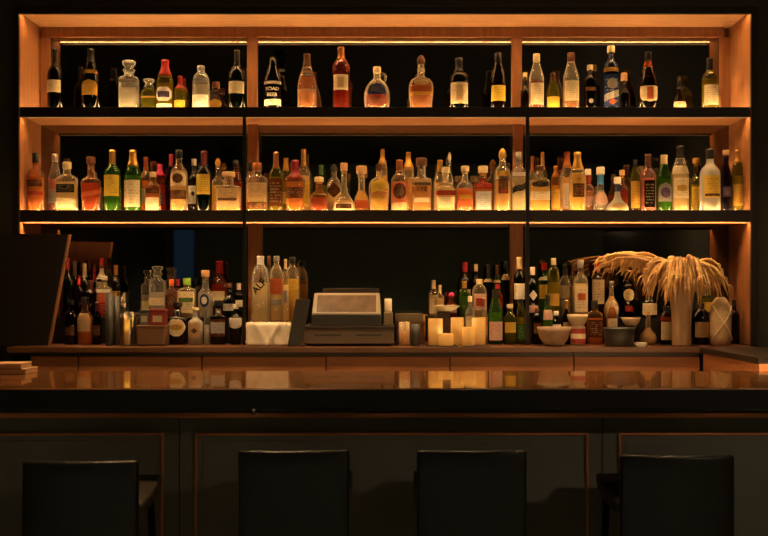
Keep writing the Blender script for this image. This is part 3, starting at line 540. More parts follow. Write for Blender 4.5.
# ================================================================== back bar cabinetry
DF, DM = 5.20, 5.52
XL, XR = PX(20, DF), PX(750, DF)
ZT = PZ(13, DF)
LEDF = emit('led_warm_front', (1, .57, .22), 75)
LEDB = emit('led_warm_back', (1, .60, .25), 175)
LEDL = emit('led_warm_lower', (1, .52, .19), 115)
LEDC = emit('led_warm_ceiling_fill', (1, .56, .21), 95)  # hidden fill strips added to brighten the upper parts of the bottles
MIRROR = principled('smoked_mirror', '#8a837a', .03, metal=1)

bar = thing('back_bar_shelving', (0, DM, 0), 'tall wooden back bar with lit shelves, dark frame and smoked mirror back', 'shelving')
def P(name, x0, x1, d0, d1, z0, z1, mat, par=bar, **k):
    o = box(name, x0, x1, d0 - DM, d1 - DM, z0, z1, mat, par, **k); return o
P('side_panel', XL - .028, XL, DF, DM + .03, CTRZ + .0006, ZT + .005, WOODV)
P('side_panel', XR, XR + .028, DF, DM + .03, CTRZ + .0006, ZT + .005, WOODV)
P('top_panel', XL - .028, XR + .028, DF, DM + .03, ZT + .0052, ZT + .0295, WOOD)
P('mirror', XL, XR, DM, DM + .006, CTRZ + .0006, ZT + .005, MIRROR)
P('back_panel', XL, XR, DM + .008, DM + .028, CTRZ + .0006, ZT + .005, DARKW)
for (zu, zs, lip) in ((PZ(117, DF), TOPZ, PZ(107, DF)), (PZ(222, DF), MIDZ, PZ(210, DF))):
    sh = P('shelf', XL, XR, DF + .016, DM - .001, zu + .010, zs, principled('shelf_wood', '#a8744a', .5, noise=1, stretch=(.6, 6, 6), amt=.18, nscale=9, spec=.3))
    l = P('shelf_lip', XL, XR, DF, DF + .0155, zu, lip, SHELFEDGE, sh, bevel=.0015)
    P('led_strip', XL + .01, XR - .01, DF + .018, DF + .025, zs + .0004, zs + .006, LEDF, sh)
    P('led_strip', XL + .01, XR - .01, DM - .016, DM - .009, zs + .0004, zs + .006, LEDB, sh)
    if zs == TOPZ:
        P('led_strip', XL + .01, XR - .01, DF + .017, DF + .025, zu + .0078, zu + .0095, LEDC, sh)  # added fill strip, hidden behind the lip
        P('led_channel', XL, XR, DF + .0300, DF + .0330, zu + .0010, zu + .0099, SHELFEDGE, sh)  # guard added to keep the fill strip out of the mirror
    if zs == MIDZ:
        P('led_strip', XL + .01, XR - .01, DF + .018, DF + .028, zu + .004, zu + .0095, LEDL, sh)
        P('led_channel', XL, XR, DF + .0300, DF + .0345, zu - .005, zu + .0099, CTRW, sh)
P('led_strip', XL + .01, XR - .01, DF + .017, DF + .025, ZT + .0028, ZT + .0045, LEDC)  # added fill strip under the top panel, out of sight
P('led_channel', XL, XR, DF + .0300, DF + .0330, ZT + .0002, ZT + .0050, SHELFEDGE)  # added guard, hides the top fill strip from the mirror
# mirror frame at the top and the stiles beside it
P('mirror_frame', PX(43, DM), PX(723, DM), DM - .026, DM - .001, PZ(38, DM), ZT + .0048, WOODV, bevel=.002)
for s0, s1 in ((PX(41.5, DM), PX(51, DM)), (PX(719, DM), PX(729, DM))):
    P('mirror_stile', s0, s1, DM - .026, DM - .001, TOPZ + .0005, PZ(38.4, DM), WOODV, bevel=.002)
for z0, z1, px0, px1 in ((TOPZ, PZ(38.4, DM), 247, 257), (MIDZ, PZ(117, DF) + .0095, 247.5, 258), (CTRZ, PZ(222, DF) + .0095, 248, 262)):
    P('upright', PX(px0, 5.49), PX(px1, 5.49), DM - .032, DM - .001, z0 + .0005, z1, WOODV, bevel=.002)
for z0, z1, px0, px1 in ((TOPZ, PZ(38.4, DM), 512, 522), (MIDZ, PZ(117, DF) + .0095, 513.5, 523), (CTRZ, PZ(222, DF) + .0095, 510, 523)):
    P('upright', PX(px0, 5.49), PX(px1, 5.49), DM - .032, DM - .001, z0 + .0005, z1, WOODV, bevel=.002)
for a, b_ in ((243.2, 246.4), (525.3, 528.8)):
    P('support_post', PX(a, DF), PX(b_, DF), DF - .022, DF - .005, CTRZ + .0005, PZ(117, DF) - .001, BLACKMETAL)
# outer dark frame
fr = P('outer_frame', PX(14, DF), XL - .0285, DF - .02, DM, .0, ZT + .03, DARKW, bevel=.003)
P('outer_frame', XR + .0285, PX(757, DF), DF - .02, DM, .0, ZT + .03, DARKW, bevel=.003)
P('outer_frame', PX(14, DF), PX(757, DF), DF - .02, DM, ZT + .0305, ZT + .062, DARKW, bevel=.003)
P('frame_edge', PX(14, DF), XL, DF - .02, DF - .001, CTRZ, ZT, SHELFEDGE)
P('frame_edge', XR, PX(757, DF), DF - .02, DF - .001, CTRZ, ZT, SHELFEDGE)
P('frame_edge', PX(14, DF), PX(757, DF), DF - .02, DF - .001, ZT - .009, ZT + .03, SHELFEDGE)

# back counter worktop and drawer cabinets
DC = 4.98
wt = tag(box('back_worktop', PX(14, DF) + .045, 1.90, DC, DM + .02, CTRZ - .028, CTRZ, CTRW, None, bevel=.003), 'long brown wooden worktop of the back counter carrying bottles, till and candles', 'countertop')
edges = [PX(30, 5.0), PX(78, 5.0), PX(202, 5.0), PX(326, 5.0), PX(450, 5.0), PX(574, 5.0), 1.612]
where = ['below the dark board', 'below the dark wine bottles and the storage bin', 'below the cloth and the till', 'below the till and tumblers', 'below the green bottles and the beige bowl', 'meeting the return counter, its front lit']
for i, (a, b_) in enumerate(zip(edges, edges[1:])):
    c = thing('drawer_cabinet', ((a + b_) / 2, 5.0, 0), 'brown wooden back counter cabinet ' + where[i], 'cabinet', 'cabinets under the back counter')
    w = (b_ - a) / 2
    box('body', -w + .0015, w - .0015, .02, .5, 0.0, CTRZ - .029, DARKW, c)
    box('drawer_front', -w + .003, w - .003, 0, .019, .76, CTRZ - .05, DRAWW, c, bevel=.002)
    box('door', -w + .003, w - .003, 0, .019, .1, .754, DRAWW, c, bevel=.002)
# return counter along the bar end
rc = thing('return_counter', (1.60, 4.2, 0), 'dark return counter running from the back counter towards the bar', 'countertop')
box('worktop', 0, .5, 0, .777, 1.022, CTRZ, principled('return_top_dark', '#17110c', .35), rc, bevel=.003)
box('body', .015, .48, .02, .765, 0, 1.0215, DRAWW, rc)

RISEM = principled('riser_black', '#15100b', .6, spec=.25)
# risers behind the counter bottles
for a, b_, lab in ((54, 243, 'low dark wooden riser step under the bottles beside the dark board'), (428, 729, 'low dark wooden riser step under the bottles behind candles and bowls')):
    x0, x1 = PX(a, 5.4), PX(b_, 5.4)
    r = thing('bottle_riser', ((x0 + x1) / 2, 5.41, CTRZ + .0003), lab, 'riser')
    w = (x1 - x0) / 2
    if a > 400:   # leaves room for the upright
        u0, u1 = PX(510, 5.49) - (x0 + x1) / 2 - .004, PX(523, 5.49) - (x0 + x1) / 2 + .004
        segs = [(-w, u0), (u1, w)]
    else: segs = [(-w, w)]
    box('step', -w, w, -.11, .075, 0, RISZ - CTRZ - .0003, RISEM, r)
    for s0, s1 in segs: box('step_back', s0, s1, .0755, .107, 0, RISZ - CTRZ - .0003, RISEM, r)

# dark board at the far end of the counter
bm = bmesh.new()
Db = 5.06
pts = [(-14, 345.5), (48, 345.5), (65, 234), (-14, 233)]
fv = [bm.verts.new((PX(a, Db), Db + (.05 * (345 - y) / 111), max(PZ(y, Db), CTRZ + .0006))) for a, y in pts]
bv = [bm.verts.new((v.co.x, v.co.y + .022, v.co.z)) for v in fv]
bm.faces.new(fv); bm.faces.new(bv[::-1])
for i in range(4): bm.faces.new((fv[i], bv[i], bv[(i + 1) % 4], fv[(i + 1) % 4]))
bm.faces.ensure_lookup_table(); bm.faces[1].material_index = 1
db = tag(obj('leaning_board', bm, BOARD, None, smooth=False), 'large dark board leaning at the end of the back counter, its edge slanted', 'board')
db.data.materials.append(principled('board_back_wood', '#4e2a18', .6))
bm = bmesh.new()
e0, e1 = (48, 345.0), (65, 234)
def bp(a, y, dx, dy): return bm.verts.new((PX(a, Db) + dx, Db + .05 * (345 - y) / 111 + dy, max(PZ(y, Db), CTRZ + .001)))
q = [bp(*e0, dx, dy) for dx, dy in ((.0005, -.002), (.011, -.002), (.011, .022), (.0005, .022))]
t = [bp(*e1, dx, dy) for dx, dy in ((.0005, -.002), (.011, -.002), (.011, .022), (.0005, .022))]
bm.faces.new(q[::-1]); bm.faces.new(t)
for i in range(4): bm.faces.new((q[i], q[(i + 1) % 4], t[(i + 1) % 4], t[i]))
obj('edge_strip', bm, EDGEW, db, smooth=False)

# ------------------------------------------------------------------ things on the back counter
G0 = GLA('vessel'); C0 = CTRZ + .0004
def vessel(name, px, w, ytop, D, label, cat, mat, wall=.0025, base=None, flare=1.0, liq=None, group=None, prof=None):
    base = C0 if base is None else base
    h = PZ(ytop, D) - base; r = .5 * w * D / F
    t = thing(name, (PX(px, D), D, base), label, cat, group)
    bm = bmesh.new(); pr = prof or [(.96 / flare, 0), (1 / flare, .02), (1, 1)]
    outer = [(a * r, z * h) for a, z in pr]
    inner = [(max(.002, a * r - wall), max(z * h, wall * 1.6)) for a, z in pr][::-1]
    lathe(bm, outer + inner, 32)
    obj('body', bm, mat, t)
    if liq:
        bm = bmesh.new(); lathe(bm, [(r / flare * .93 - wall, wall * 1.7), (r * .95 - wall, h * liq[1])], 24); obj('contents', bm, liq[0], t)
    return t
WAX = None
def wax_mat():
    m, nt, out = newmat('candle_wax')
    d = N(nt, 'ShaderNodeBsdfDiffuse'); d.inputs[0].default_value = c4(lin('#f0d9a6'))
    t = N(nt, 'ShaderNodeBsdfTranslucent'); t.inputs[0].default_value = c4(lin('#f6dc9c'))
    x = N(nt, 'ShaderNodeMixShader'); x.inputs[0].default_value = .6
    nt.links.new(d.outputs[0], x.inputs[1]); nt.links.new(t.outputs[0], x.inputs[2]); nt.links.new(x.outputs[0], out.inputs[0]); return m
WAX = wax_mat(); FLAME = emit('candle_flame', (1, .76, .38), 110)
WICK = principled('wick', '#201a14', .9)
def candle(px, w, ytop, D, base, label, group='glowing pillar candles', cat='candle'):
    h = PZ(ytop, D) - base; r = .5 * w * D / F
    t = thing('pillar_candle', (PX(px, D), D, base), label, cat, group)
    bm = bmesh.new()
    lathe(bm, [(r * .97, 0), (r, .004), (r, h - .004), (r * .96, h), (r - .004, h - .001), (r - .005, h * .58), (.002, h * .55)], 28)
    obj('wax', bm, WAX, t)
    bm = bmesh.new(); lathe(bm, [(.0012, h * .55), (.0012, h * .62)], 8); obj('wick', bm, WICK, t)
    bm = bmesh.new(); z = h * .62; f = min(.035, h * .3)
    lathe(bm, [(.001, z - .002), (.006, z + f * .2), (.0075, z + f * .4), (.004, z + f * .75), (.0006, z + f)], 12); obj('flame', bm, FLAME, t)
for a, b_, d0, d1, lab in ((425.5, 457, 4.992, 5.13, 'thin black slate under the pair of candles nearest the till'), (462, 489, 4.995, 5.145, 'thin black slate under the pair of candles nearest the green bottles')):
    tag(box('slate_tray', PX(a, 5.05), PX(b_, 5.05), d0, d1, C0, C0 + .005, PLASTIC, bevel=.001), lab, 'tray', 'slates under the candles')
CB = C0 + .0054
candle(435.5, 14.5, 318.5, 5.088, CB, 'tall cream pillar candle nearest the till')
candle(445.8, 15, 333.5, 5.031, CB, 'short wide glowing candle, lowest of the five')
candle(457.3, 13.2, 317.5, 5.165, C0, 'tall glowing candle set back between the two slates')
candle(468.3, 13.2, 327, 5.035, CB, 'medium candle standing in front of the tall ones on the far slate')
candle(478.6, 13.6, 317.5, 5.10, CB, 'tall glowing candle nearest the green bottles')
# candle in a mixing glass and the bar tools
vessel('mixing_glass', 128, 20, 312, 5.10, 'clear mixing glass holding a slim lit candle', 'glass', G0, flare=1.08)
candle(127.3, 5.5, 319, 5.10, C0 + .0055, 'slim lit candle inside the mixing glass', None)
vessel('highball_glass', 122.5, 12, 292, 5.21, 'tall clear glass behind the mixing glass', 'glass', G0, flare=1.1)
vessel('bar_tin', 109.5, 8.5, 293, 5.10, 'tall black shaker tin beside the red-labelled bottle', 'shaker', PLASTIC, flare=1.2, group='black shaker tins')
vessel('bar_tin', 116.2, 7, 296, 5.15, 'slimmer black shaker tin next to the tall clear glass', 'shaker', PLASTIC, flare=1.2, group='black shaker tins')
# bin with two tins on it
bn = thing('storage_bin', (PX(153.8, 5.15), 5.15, C0), 'brownish see-through bin holding up a grey and a red tin', 'bin')
hw = 14 * 5.15 / F; zb = PZ(325.5, 5.15) - C0
bm = bmesh.new(); bx(bm, -hw, hw, -.07, .07, 0, zb); obj('body', bm, principled('smoky_bin', '#6b4c34', .35), bn, smooth=False, bevel=.008)
box('lid', -hw - .002, hw + .002, -.072, .072, zb - .008, zb + .003, principled('smoky_bin_lid', '#7d5c40', .35), bn, bevel=.002)
for a, b_, yt, k, lab in ((141, 150.5, 309.5, '#5d5a52', 'small grey tin box on the storage bin'), (151.3, 166.5, 309, '#7e2a22', 'small red tin box on the storage bin')):
    D = 5.13; w = (b_ - a) / 2 * D / F; t = thing('tin_box', (PX((a + b_) / 2, D), D, C0 + zb + .0034), lab, 'tin', 'tins on the storage bin')
    hh = PZ(yt, D) - (C0 + zb + .0034)
    box('body', -w, w, -.035, .035, 0, hh * .8, principled('tin_' + k[1:], k, .4), t, bevel=.003)
    box('lid', -w - .001, w + .001, -.036, .036, hh * .8 + .0003, hh, principled('tin_' + k[1:], k, .4), t, bevel=.003)
    box('label', -w * .6, w * .6, -.0368, -.0354, hh * .2, hh * .6, principled('tin_label', '#b0a080', .6), t)
# white cloth stack
def cloth():
    x0, x1, d0, d1 = PX(246.5, 5.06), PX(288.5, 5.06), 5.05, 5.285
    bm = bmesh.new(); n = 24; H = CLOZ - CTRZ - .0004
    ring0 = []
    def per(k, off, z):
        # rounded rectangle walk
        u = k / (4 * n) * 4; s = int(u) % 4; f = u - int(u)
        c = [(x0, d0), (x1, d0), (x1, d1), (x0, d1)]
        a, b2 = c[s], c[(s + 1) % 4]
        x, y = a[0] + (b2[0] - a[0]) * f, a[1] + (b2[1] - a[1]) * f
        nx, ny = [(0, -1), (1, 0), (0, 1), (-1, 0)][s]
        return Vector((x + nx * off, y + ny * off, z))
    L = []
    for j in range(9):
        z = H * j / 8; r = []
        for k in range(4 * n):
            f = (k % n) / n
            wob = .0035 * math.sin(f * 19 + j * .5 + (k // n)) * (1 - j / 8) + .011 * math.exp(-((f - .5 - (.32 * (j / 8 - .1))) / .05) ** 2) + .011 * math.exp(-((f - .5 + (.32 * (j / 8 - .1))) / .05) ** 2)
            r.append(bm.verts.new(per(k, wob - .006 * (1 if j == 8 else 0), z)))
        L.append(r)
    m = 4 * n
    for a, b2 in zip(L, L[1:]):
        for i in range(m): bm.faces.new((a[i], a[(i + 1) % m], b2[(i + 1) % m], b2[i]))
    bm.faces.new(L[-1]); bm.faces.new(L[0][::-1])
    for v in bm.verts: v.co.z += CTRZ + .0002
    return bm
tag(obj('folded_cloth', cloth(), principled('white_linen', '#e4d6b8', .85, noise=1, amt=.06, nscale=80, bump=.1, sheen=.2)), 'folded white cloth stack under the clear ALF bottle and its neighbours', 'cloth')
# black menu leaning on the till
bm = bmesh.new(); D = 5.035
fv = [bm.verts.new((PX(a, D), D, max(C0, PZ(y, D)))) for a, y in ((287.5, 347), (301, 347), (310, 299.5), (296, 299))]
bv = [bm.verts.new((v.co.x, v.co.y + .012, v.co.z)) for v in fv]
bm.faces.new(fv); bm.faces.new(bv[::-1])
for i in range(4): bm.faces.new((fv[i], bv[i], bv[(i + 1) % 4], fv[(i + 1) % 4]))
mc = tag(obj('menu_cover', bm, PLASTIC, None, smooth=False, bevel=.002), 'black menu cover leaning against the till beside the cloth', 'menu')

# till
D0 = 5.055
x0, x1 = PX(303, D0), PX(394, D0); zx = (x0 + x1) / 2; hw = (x1 - x0) / 2
tl = thing('cash_register', (zx, D0, C0), 'beige cash register with a tilted framed screen and a two-slot drawer', 'cash register')
zd = PZ(326, D0) - C0
dr = box('drawer', -hw, hw, 0, .36, .012, zd - .012, BEIGE, tl, bevel=.003)
box('drawer_top', -hw - .003, hw + .003, -.006, .364, zd - .0115, zd, principled('register_dark_beige', '#31261c', .5), tl, bevel=.002)
for a, b_ in ((314, 341), (356, 382)):
    box('slot', PX(a, D0) - zx, PX(b_, D0) - zx, -.0012, .004, PZ(336, D0) - C0, PZ(334.2, D0) - C0, PLASTIC, dr)
for fx in (-hw + .03, hw - .03):
    for fy in (.03, .33): box('foot', fx - .012, fx + .012, fy - .012, fy + .012, 0, .0125, PLASTIC, tl)
b0, b1 = PX(311.5, D0 + .02) - zx, PX(381, D0 + .02) - zx
zb1 = PZ(314.5, D0 + .02) - C0
box('screen_base', b0, b1, .012, .25, zd + .0003, zb1, PLASTIC, tl, bevel=.004)
# tilted screen, hinged at its foot
sc = empty('screen', ((b0 + b1) / 2, .02, zb1 + .001)); sc.parent = tl
ang = math.radians(42); hs = .118 / math.cos(ang) * .97; sw = (b1 - b0) / 2
bm = bmesh.new()
sv = []
for yy in (0, .022):
    for (xa, za) in ((-sw, 0), (sw, 0), (sw * .965, hs), (-sw * .965, hs)): sv.append(bm.verts.new((xa, yy, za)))
for qd in ((0, 1, 2, 3), (7, 6, 5, 4), (0, 4, 5, 1), (1, 5, 6, 2), (2, 6, 7, 3), (3, 7, 4, 0)): bm.faces.new([sv[i] for i in qd])
fr_ = obj('screen_frame', bm, CREAMPL, sc, smooth=False, bevel=.009, seg=3)
gl_ = box('screen_glass', -sw * .86, sw * .86, -.0012, .004, hs * .11, hs * .86, principled('screen_glass', '#54422f', .22, noise=1, amt=.25, nscale=14, coat=.3), sc, bevel=.001)
sc.rotation_euler = (-ang, 0, 0)
hk = math.sin(ang) * hs
box('screen_arm', PX(321, D0) - zx, PX(379, D0) - zx, .02 + hk + .004, .02 + hk + .05, zb1 - .002, PZ(288.5, 5.2) - C0, principled('register_dark_beige', '#31261c', .5), tl, bevel=.003)
# receipt printer on the drawer
pr = thing('receipt_printer', (PX(388.3, 5.13), 5.15, C0 + zd + .0004), 'small cream receipt printer with paper sticking up beside the till screen', 'printer')
zz = PZ(312, 5.13) - (C0 + zd)
box('body', -.0235, .024, -.04, .05, 0, zz, CREAMPL, pr, bevel=.006)
bm = bmesh.new(); prev = None
for k in range(9):
    t = k / 8; y = -.005 + .03 * t * t; z = zz + .068 * t
    cur = [bm.verts.new((xx, y + dy, z)) for xx in (-.019, .019) for dy in (0, .0006)]
    if prev:
        for a, b_ in ((0, 1), (1, 3), (3, 2), (2, 0)): bm.faces.new((prev[a], prev[b_], cur[b_], cur[a]))
    else: bm.faces.new((cur[0], cur[1], cur[3], cur[2]))
    prev = cur
bm.faces.new((prev[0], prev[2], prev[3], prev[1]))
obj('paper', bm, principled('receipt_paper', '#d8c8a8', .7), pr)
# box, tray and tumblers beside the till
wb = thing('wooden_box', (PX(410, 5.28), 5.28, C0), 'dark brown wooden box beside the till', 'box')
w = 14 * 5.28 / F; hb_ = PZ(321, 5.21) - C0
box('body', -w, w, -.07, .07, 0, hb_ * .82, principled('brown_box', '#4a2c1c', .5, noise=1, stretch=(.6, 5, 5), nscale=12), wb, bevel=.003)
box('lid', -w - .002, w + .002, -.072, .072, hb_ * .82 + .0004, hb_, principled('brown_box_lid', '#5c3a26', .5), wb, bevel=.003)
tr_ = thing('cream_tray', (PX(409, 5.28), 5.28, C0 + hb_ + .0004), 'shallow cream tray lying on the dark brown box', 'tray')
bm = bmesh.new(); bx(bm, -w * .96, w * .96, -.068, .068, 0, .008); obj('base', bm, CREAMPL, tr_, smooth=False, bevel=.002)
for a in ((-w * .98, w * .98, -.07, -.064), (-w * .98, w * .98, .064, .07), (-w * .98, -w * .98 + .006, -.064, .064), (w * .98 - .006, w * .98, -.064, .064)): box('rim', a[0], a[1], a[2], a[3], 0, .038, CREAMPL, tr_, bevel=.002)
vessel('tumbler', 404.5, 11, 322, 5.09, 'tumbler with amber liquid standing in front of the dark brown box', 'glass', GLA('warm'), liq=(LIQ('amber'), .6))
vessel('cup', 415.5, 9, 324, 5.09, 'small black cup between the amber tumbler and the candles', 'cup', PLASTIC, flare=1.15)
ch = thing('card_holder', (PX(443.5, 5.235), 5.235, C0), 'upright dark brown card holder behind the candles', 'holder')
w = 6.3 * 5.235 / F; hh = PZ(311.5, 5.2) - C0
box('back', -w, w, .012, .02, 0, hh, principled('card_holder_brown', '#351f16', .5), ch, bevel=.002)
box('front', -w, w, -.02, .0115, 0, hh * .97, principled('card_holder_brown', '#351f16', .5), ch, bevel=.002)
vessel('shallow_dish', 447, 27, 305.5, 5.235, 'shallow white dish resting on the dark brown card holder', 'dish', principled('white_glaze', '#d9c8a4', .35), base=C0 + hh + .0006, wall=.003, prof=[(.3, 0), (.4, .1), (.85, .7), (1, 1)])
# bowls
CER = principled('beige_ceramic', '#9c8468', .55, noise=1, amt=.15, nscale=30)
BOWLP = [(.5, 0), (.55, .04), (.82, .4), (.96, .8), (1, 1)]
vessel('bowl', 554, 34, 327, 5.085, 'wide beige ceramic bowl at the counter edge', 'bowl', CER, wall=.004, prof=BOWLP)
can = thing('tin_can', (PX(578, 5.18), 5.18, C0), 'red and white tin can with a pale bowl on top', 'can')
rc_ = 7.2 * 5.18 / F; hc = PZ(326.5, 5.18) - C0
bm = bmesh.new(); lathe(bm, [(rc_ * .97, 0), (rc_, .003), (rc_, hc - .003), (rc_ * .96, hc)], 28); obj('body', bm, principled('can_metal', '#b9ac94', .35, metal=.8), can)
bm = bmesh.new(); lathe(bm, [(rc_ + .0006, hc * .1), (rc_ + .0006, hc * .9)], 28, cap0=False, cap1=False); lab_ = obj('label', bm, principled('can_red', '#a03a28', .6), can)
bm = bmesh.new(); lathe(bm, [(rc_ + .0012, hc * .35), (rc_ + .0012, hc * .62)], 28, cap0=False, cap1=False); obj('band', bm, principled('can_cream', '#dccba4', .6), lab_)
vessel('bowl', 577.5, 21, 314.5, 5.18, 'pale bowl standing on the red and white tin can', 'bowl', principled('pale_ceramic', '#d3bd96', .5), base=C0 + hc + .0005, wall=.003, prof=BOWLP)
vessel('pot', 619, 31, 327.5, 5.065, 'low black pot with straight sides at the counter edge', 'pot', PLASTIC, wall=.005, prof=[(.86, 0), (.92, .05), (.95, .5), (.97, .85), (1, .9), (1, 1)])
vessel('jar', 631, 13, 325.5, 5.19, 'dark jar behind the black pot', 'jar', GLA('dkgreen'), wall=.003)
zj = PZ(325.5, 5.19)
vessel('saucer_dish', 631, 19, 317.5, 5.19, 'small pale dish on the dark jar behind the black pot', 'dish', principled('pale_ceramic', '#d3bd96', .5), base=zj + .0005, wall=.003, prof=BOWLP)
ga = thing('glass_dish', (PX(641, 5.02), 5.02, C0), 'small sparkling cut-glass dish lying by the black pot', 'dish')
bm = bmesh.new(); lathe(bm, [(.018, 0), (.034, .012), (.036, .022), (.03, .022), (.016, .008)], 10); obj('body', bm, GLA('frost'), ga, smooth=False)
# vase with dried grass
DV = 5.10; vz = C0
vt = thing('vase', (PX(681.5, DV), DV, vz), 'tall beige vase flaring to its mouth, holding dried grass', 'vase')
hv = PZ(276, DV) - vz; k = DV / F
bm = bmesh.new()
vp = [(8.6, 0), (9.4, .02), (9.2, .25), (9.8, .45), (11.6, .68), (14, .88), (16, 1)]
lathe(bm, [(a * k, z * hv) for a, z in vp] + [((a - .8) * k, max(.01, z * hv)) for a, z in vp[::-1]], 32)
obj('body', bm, principled('vase_ceramic', '#a98a66', .7, noise=1, stretch=(3, 3, .6), amt=.2, nscale=14, bump=.15), vt)
bq = thing('dried_grass_bunch', (PX(681.5, DV), DV, vz + hv * .97), 'bunch of drooping golden dried grass plumes spilling from the tall vase', 'dried flowers')
STRAW = [principled('straw_%d' % i, c, .75, noise=1, amt=.2, nscale=40) for i, c in enumerate(('#dcae66', '#cf9f62', '#e6c07c', '#bd8f5c'))]
zm = hv * .5
rng = random.Random(3)
def plume(L, dirx, diry, up, droop, th, mat, strands):
    bm = bmesh.new(); sx, sy = dirx * .03, diry * .02
    pts = [Vector((0, 0, -zm * .75)), Vector((sx * .5, sy * .5, -zm * .2))]
    n = 11
    for i in range(n + 1):
        t = i / n
        pts.append(Vector((sx + dirx * L * t, sy + diry * L * t, .01 + up * (2.2 * t) * (1 - .45 * t) - droop * t ** 3)))
    for p in pts[2:]:
        h_ = math.hypot(p.x, p.y)
        if p.z < .012 and h_ < .105: p.x *= .105 / h_; p.y *= .105 / h_
    rad = [.0016, .0016] + [th * (.35 + .65 * math.sin(PI * min(1, .15 + .8 * i / n))) * (1 if i < n else .2) for i in range(n + 1)]
    tube(bm, pts, rad, 6)
    for s in range(strands):
        i = rng.randint(3, n + 1); p = pts[i]
        dx, dy = rng.uniform(-1, 1), rng.uniform(-1, 1) * .5; ll = rng.uniform(.025, .06)
        q = [p + Vector((dirx * ll * .3 * u + dx * ll * .55 * u, dy * ll * .5 * u, .012 * math.sin(PI * u) - ll * .9 * u * u)) for u in (0, .3, .6, 1)]
        for w_ in q:
            h_ = math.hypot(w_.x, w_.y)
            if w_.z < .01 and h_ < .1: w_.x *= .1 / max(h_, .01); w_.y *= .1 / max(h_, .01)
        tube(bm, q, [.0036, .0046, .004, .001], 4)
    obj('plume', bm, mat, bq)
spec = []
for i in range(108):
    if i < 22: L, dx, up, dr, dy = rng.uniform(.24, .43), -1, rng.uniform(.095, .14), rng.uniform(.06, .12), rng.uniform(-.06, .26)
    elif i < 44: L, dx, up, dr, dy = rng.uniform(.12, .24), rng.uniform(-1, -.6), rng.uniform(.08, .13), rng.uniform(.14, .27), rng.uniform(-.45, .5)
    elif i < 66: L, dx, up, dr, dy = rng.uniform(.11, .15), rng.uniform(-.75, .75), rng.uniform(.08, .13), rng.uniform(.2, .28), rng.uniform(-.9, -.35)
    elif i >= 88: L, dx, up, dr, dy = rng.uniform(.115, .15), rng.uniform(-.5, .5), rng.uniform(.09, .15), rng.uniform(.19, .27), rng.uniform(-1, -.7)
    else: L, dx, up, dr, dy = rng.uniform(.13, .22), rng.uniform(.75, 1), rng.uniform(.08, .125), rng.uniform(.12, .24), rng.uniform(-.4, .5)
    if i in (5, 50, 80): up += .03
    plume(L, dx, dy, up, dr, rng.uniform(.007, .011), STRAW[i % 4], 15)
# straw-covered bottle
sb = thing('straw_bottle', (PX(720.5, 5.12), 5.12, C0), 'round bottle wrapped in woven straw beside the tall vase', 'bottle', GC)
r = 10.4 * 5.12 / F; hs_ = PZ(297, 5.12) - C0
bm = bmesh.new(); lathe(bm, [(r * .8, 0), (r * .95, .01), (r, hs_ * .3), (r, hs_ * .6), (r * .93, hs_ * .8), (r * .6, hs_ * .95), (r * .35, hs_)], 28)
obj('straw_cover', bm, principled('woven_straw', '#c8a878', .8, noise=1, stretch=(4, 4, 30), amt=.3, nscale=12, bump=.5), sb)
bm = bmesh.new(); lathe(bm, [(r * .34, hs_ + .0004), (r * .32, hs_ + .022)], 18); obj('cap', bm, CAP('black'), sb)
for sgn in (1, -1):
    bm = bmesh.new(); pp = []
    for i in range(15):
        t = i / 14; a = -PI / 2 + sgn * (t - .5) * 2.2; z = hs_ * (.12 + .7 * t)
        rr = r * (1 if z < hs_ * .6 else 1 - .35 * (z / hs_ - .6)) + .002
        pp.append((rr * math.cos(a), rr * math.sin(a), z))
    tube(bm, pp, .0042, 6); obj('strap', bm, principled('straw_strap', '#dcc296', .8), sb)

# ================================================================== the bar
D0, D1, DP = 3.40, 4.12, 3.72
bc = thing('bar_counter', (0, DP, 0), 'long dark bar with glossy wooden top, panelled front and copper trim', 'bar')
def Q(name, x0, x1, d0, d1, z0, z1, mat, par=bc, **k): return box(name, x0, x1, d0 - DP, d1 - DP, z0, z1, mat, par, **k)
W = 2.7
Q('countertop', -W, W, D0, D1, .966, 1.0, BARTOP, bevel=.003, seg=4)
Q('edge_band', -W, W, D0 - .006, D0 - .0004, .928, .9955, BLACKMETAL, bevel=.004)
Q('top_support', -W, W, D0 + .031, D1 - .01, .955, .9658, DARKW)
Q('led_strip', -1.3, .75, D1 - .008, D1 + .001, .955, .963, emit('led_under_bar', (1, .56, .22), 26))
Q('led_strip', .76, 1.75, D1 - .008, D1 + .001, .955, .963, emit('led_under_bar_bright', (1, .54, .22), 85))
Q('front', -W, W, DP, D1 - .05, .1, .9545, BARFRONT)
Q('plinth', -W, W, DP + .05, D1 - .05, 0, .0995, BLACKMETAL)
Q('copper_rail', -W, W, DP - .016, DP - .0003, PZ(417.5, DP), PZ(412, DP), COPPER, bevel=.003)
zt = PZ(432.5, DP)
for pa, pb in ((-2.32, PX(164, DP)), (PX(195, DP), PX(588, DP)), (PX(618, DP), 2.4)):
    bm = bmesh.new(); t = .0095
    for (x0, x1, z0, z1) in ((pa, pb, zt - t, zt), (pa, pb, .16, .16 + t), (pa, pa + t, .16 + t, zt - t), (pb - t, pb, .16 + t, zt - t)): bx(bm, x0, x1, -.012, -.0003, z0, z1)
    obj('panel_trim', bm, COPPER, bc, smooth=False, bevel=.003)
    Q('panel', pa + .03, pb - .03, DP - .005, DP - .0003, .19, zt - .03, BARFRONT, bevel=.002)
for sx in (602.5, 179.5):
    Q('seam', PX(sx, DP) - .0015, PX(sx, DP) + .0015, DP - .002, DP - .0002, .1, PZ(418, DP), BLACKMETAL)
hkx = PX(255.5, 3.45)
bm = bmesh.new(); lathe(bm, [(.006, 0), (.011, .004), (.009, .012), (.003, .016)], 14)
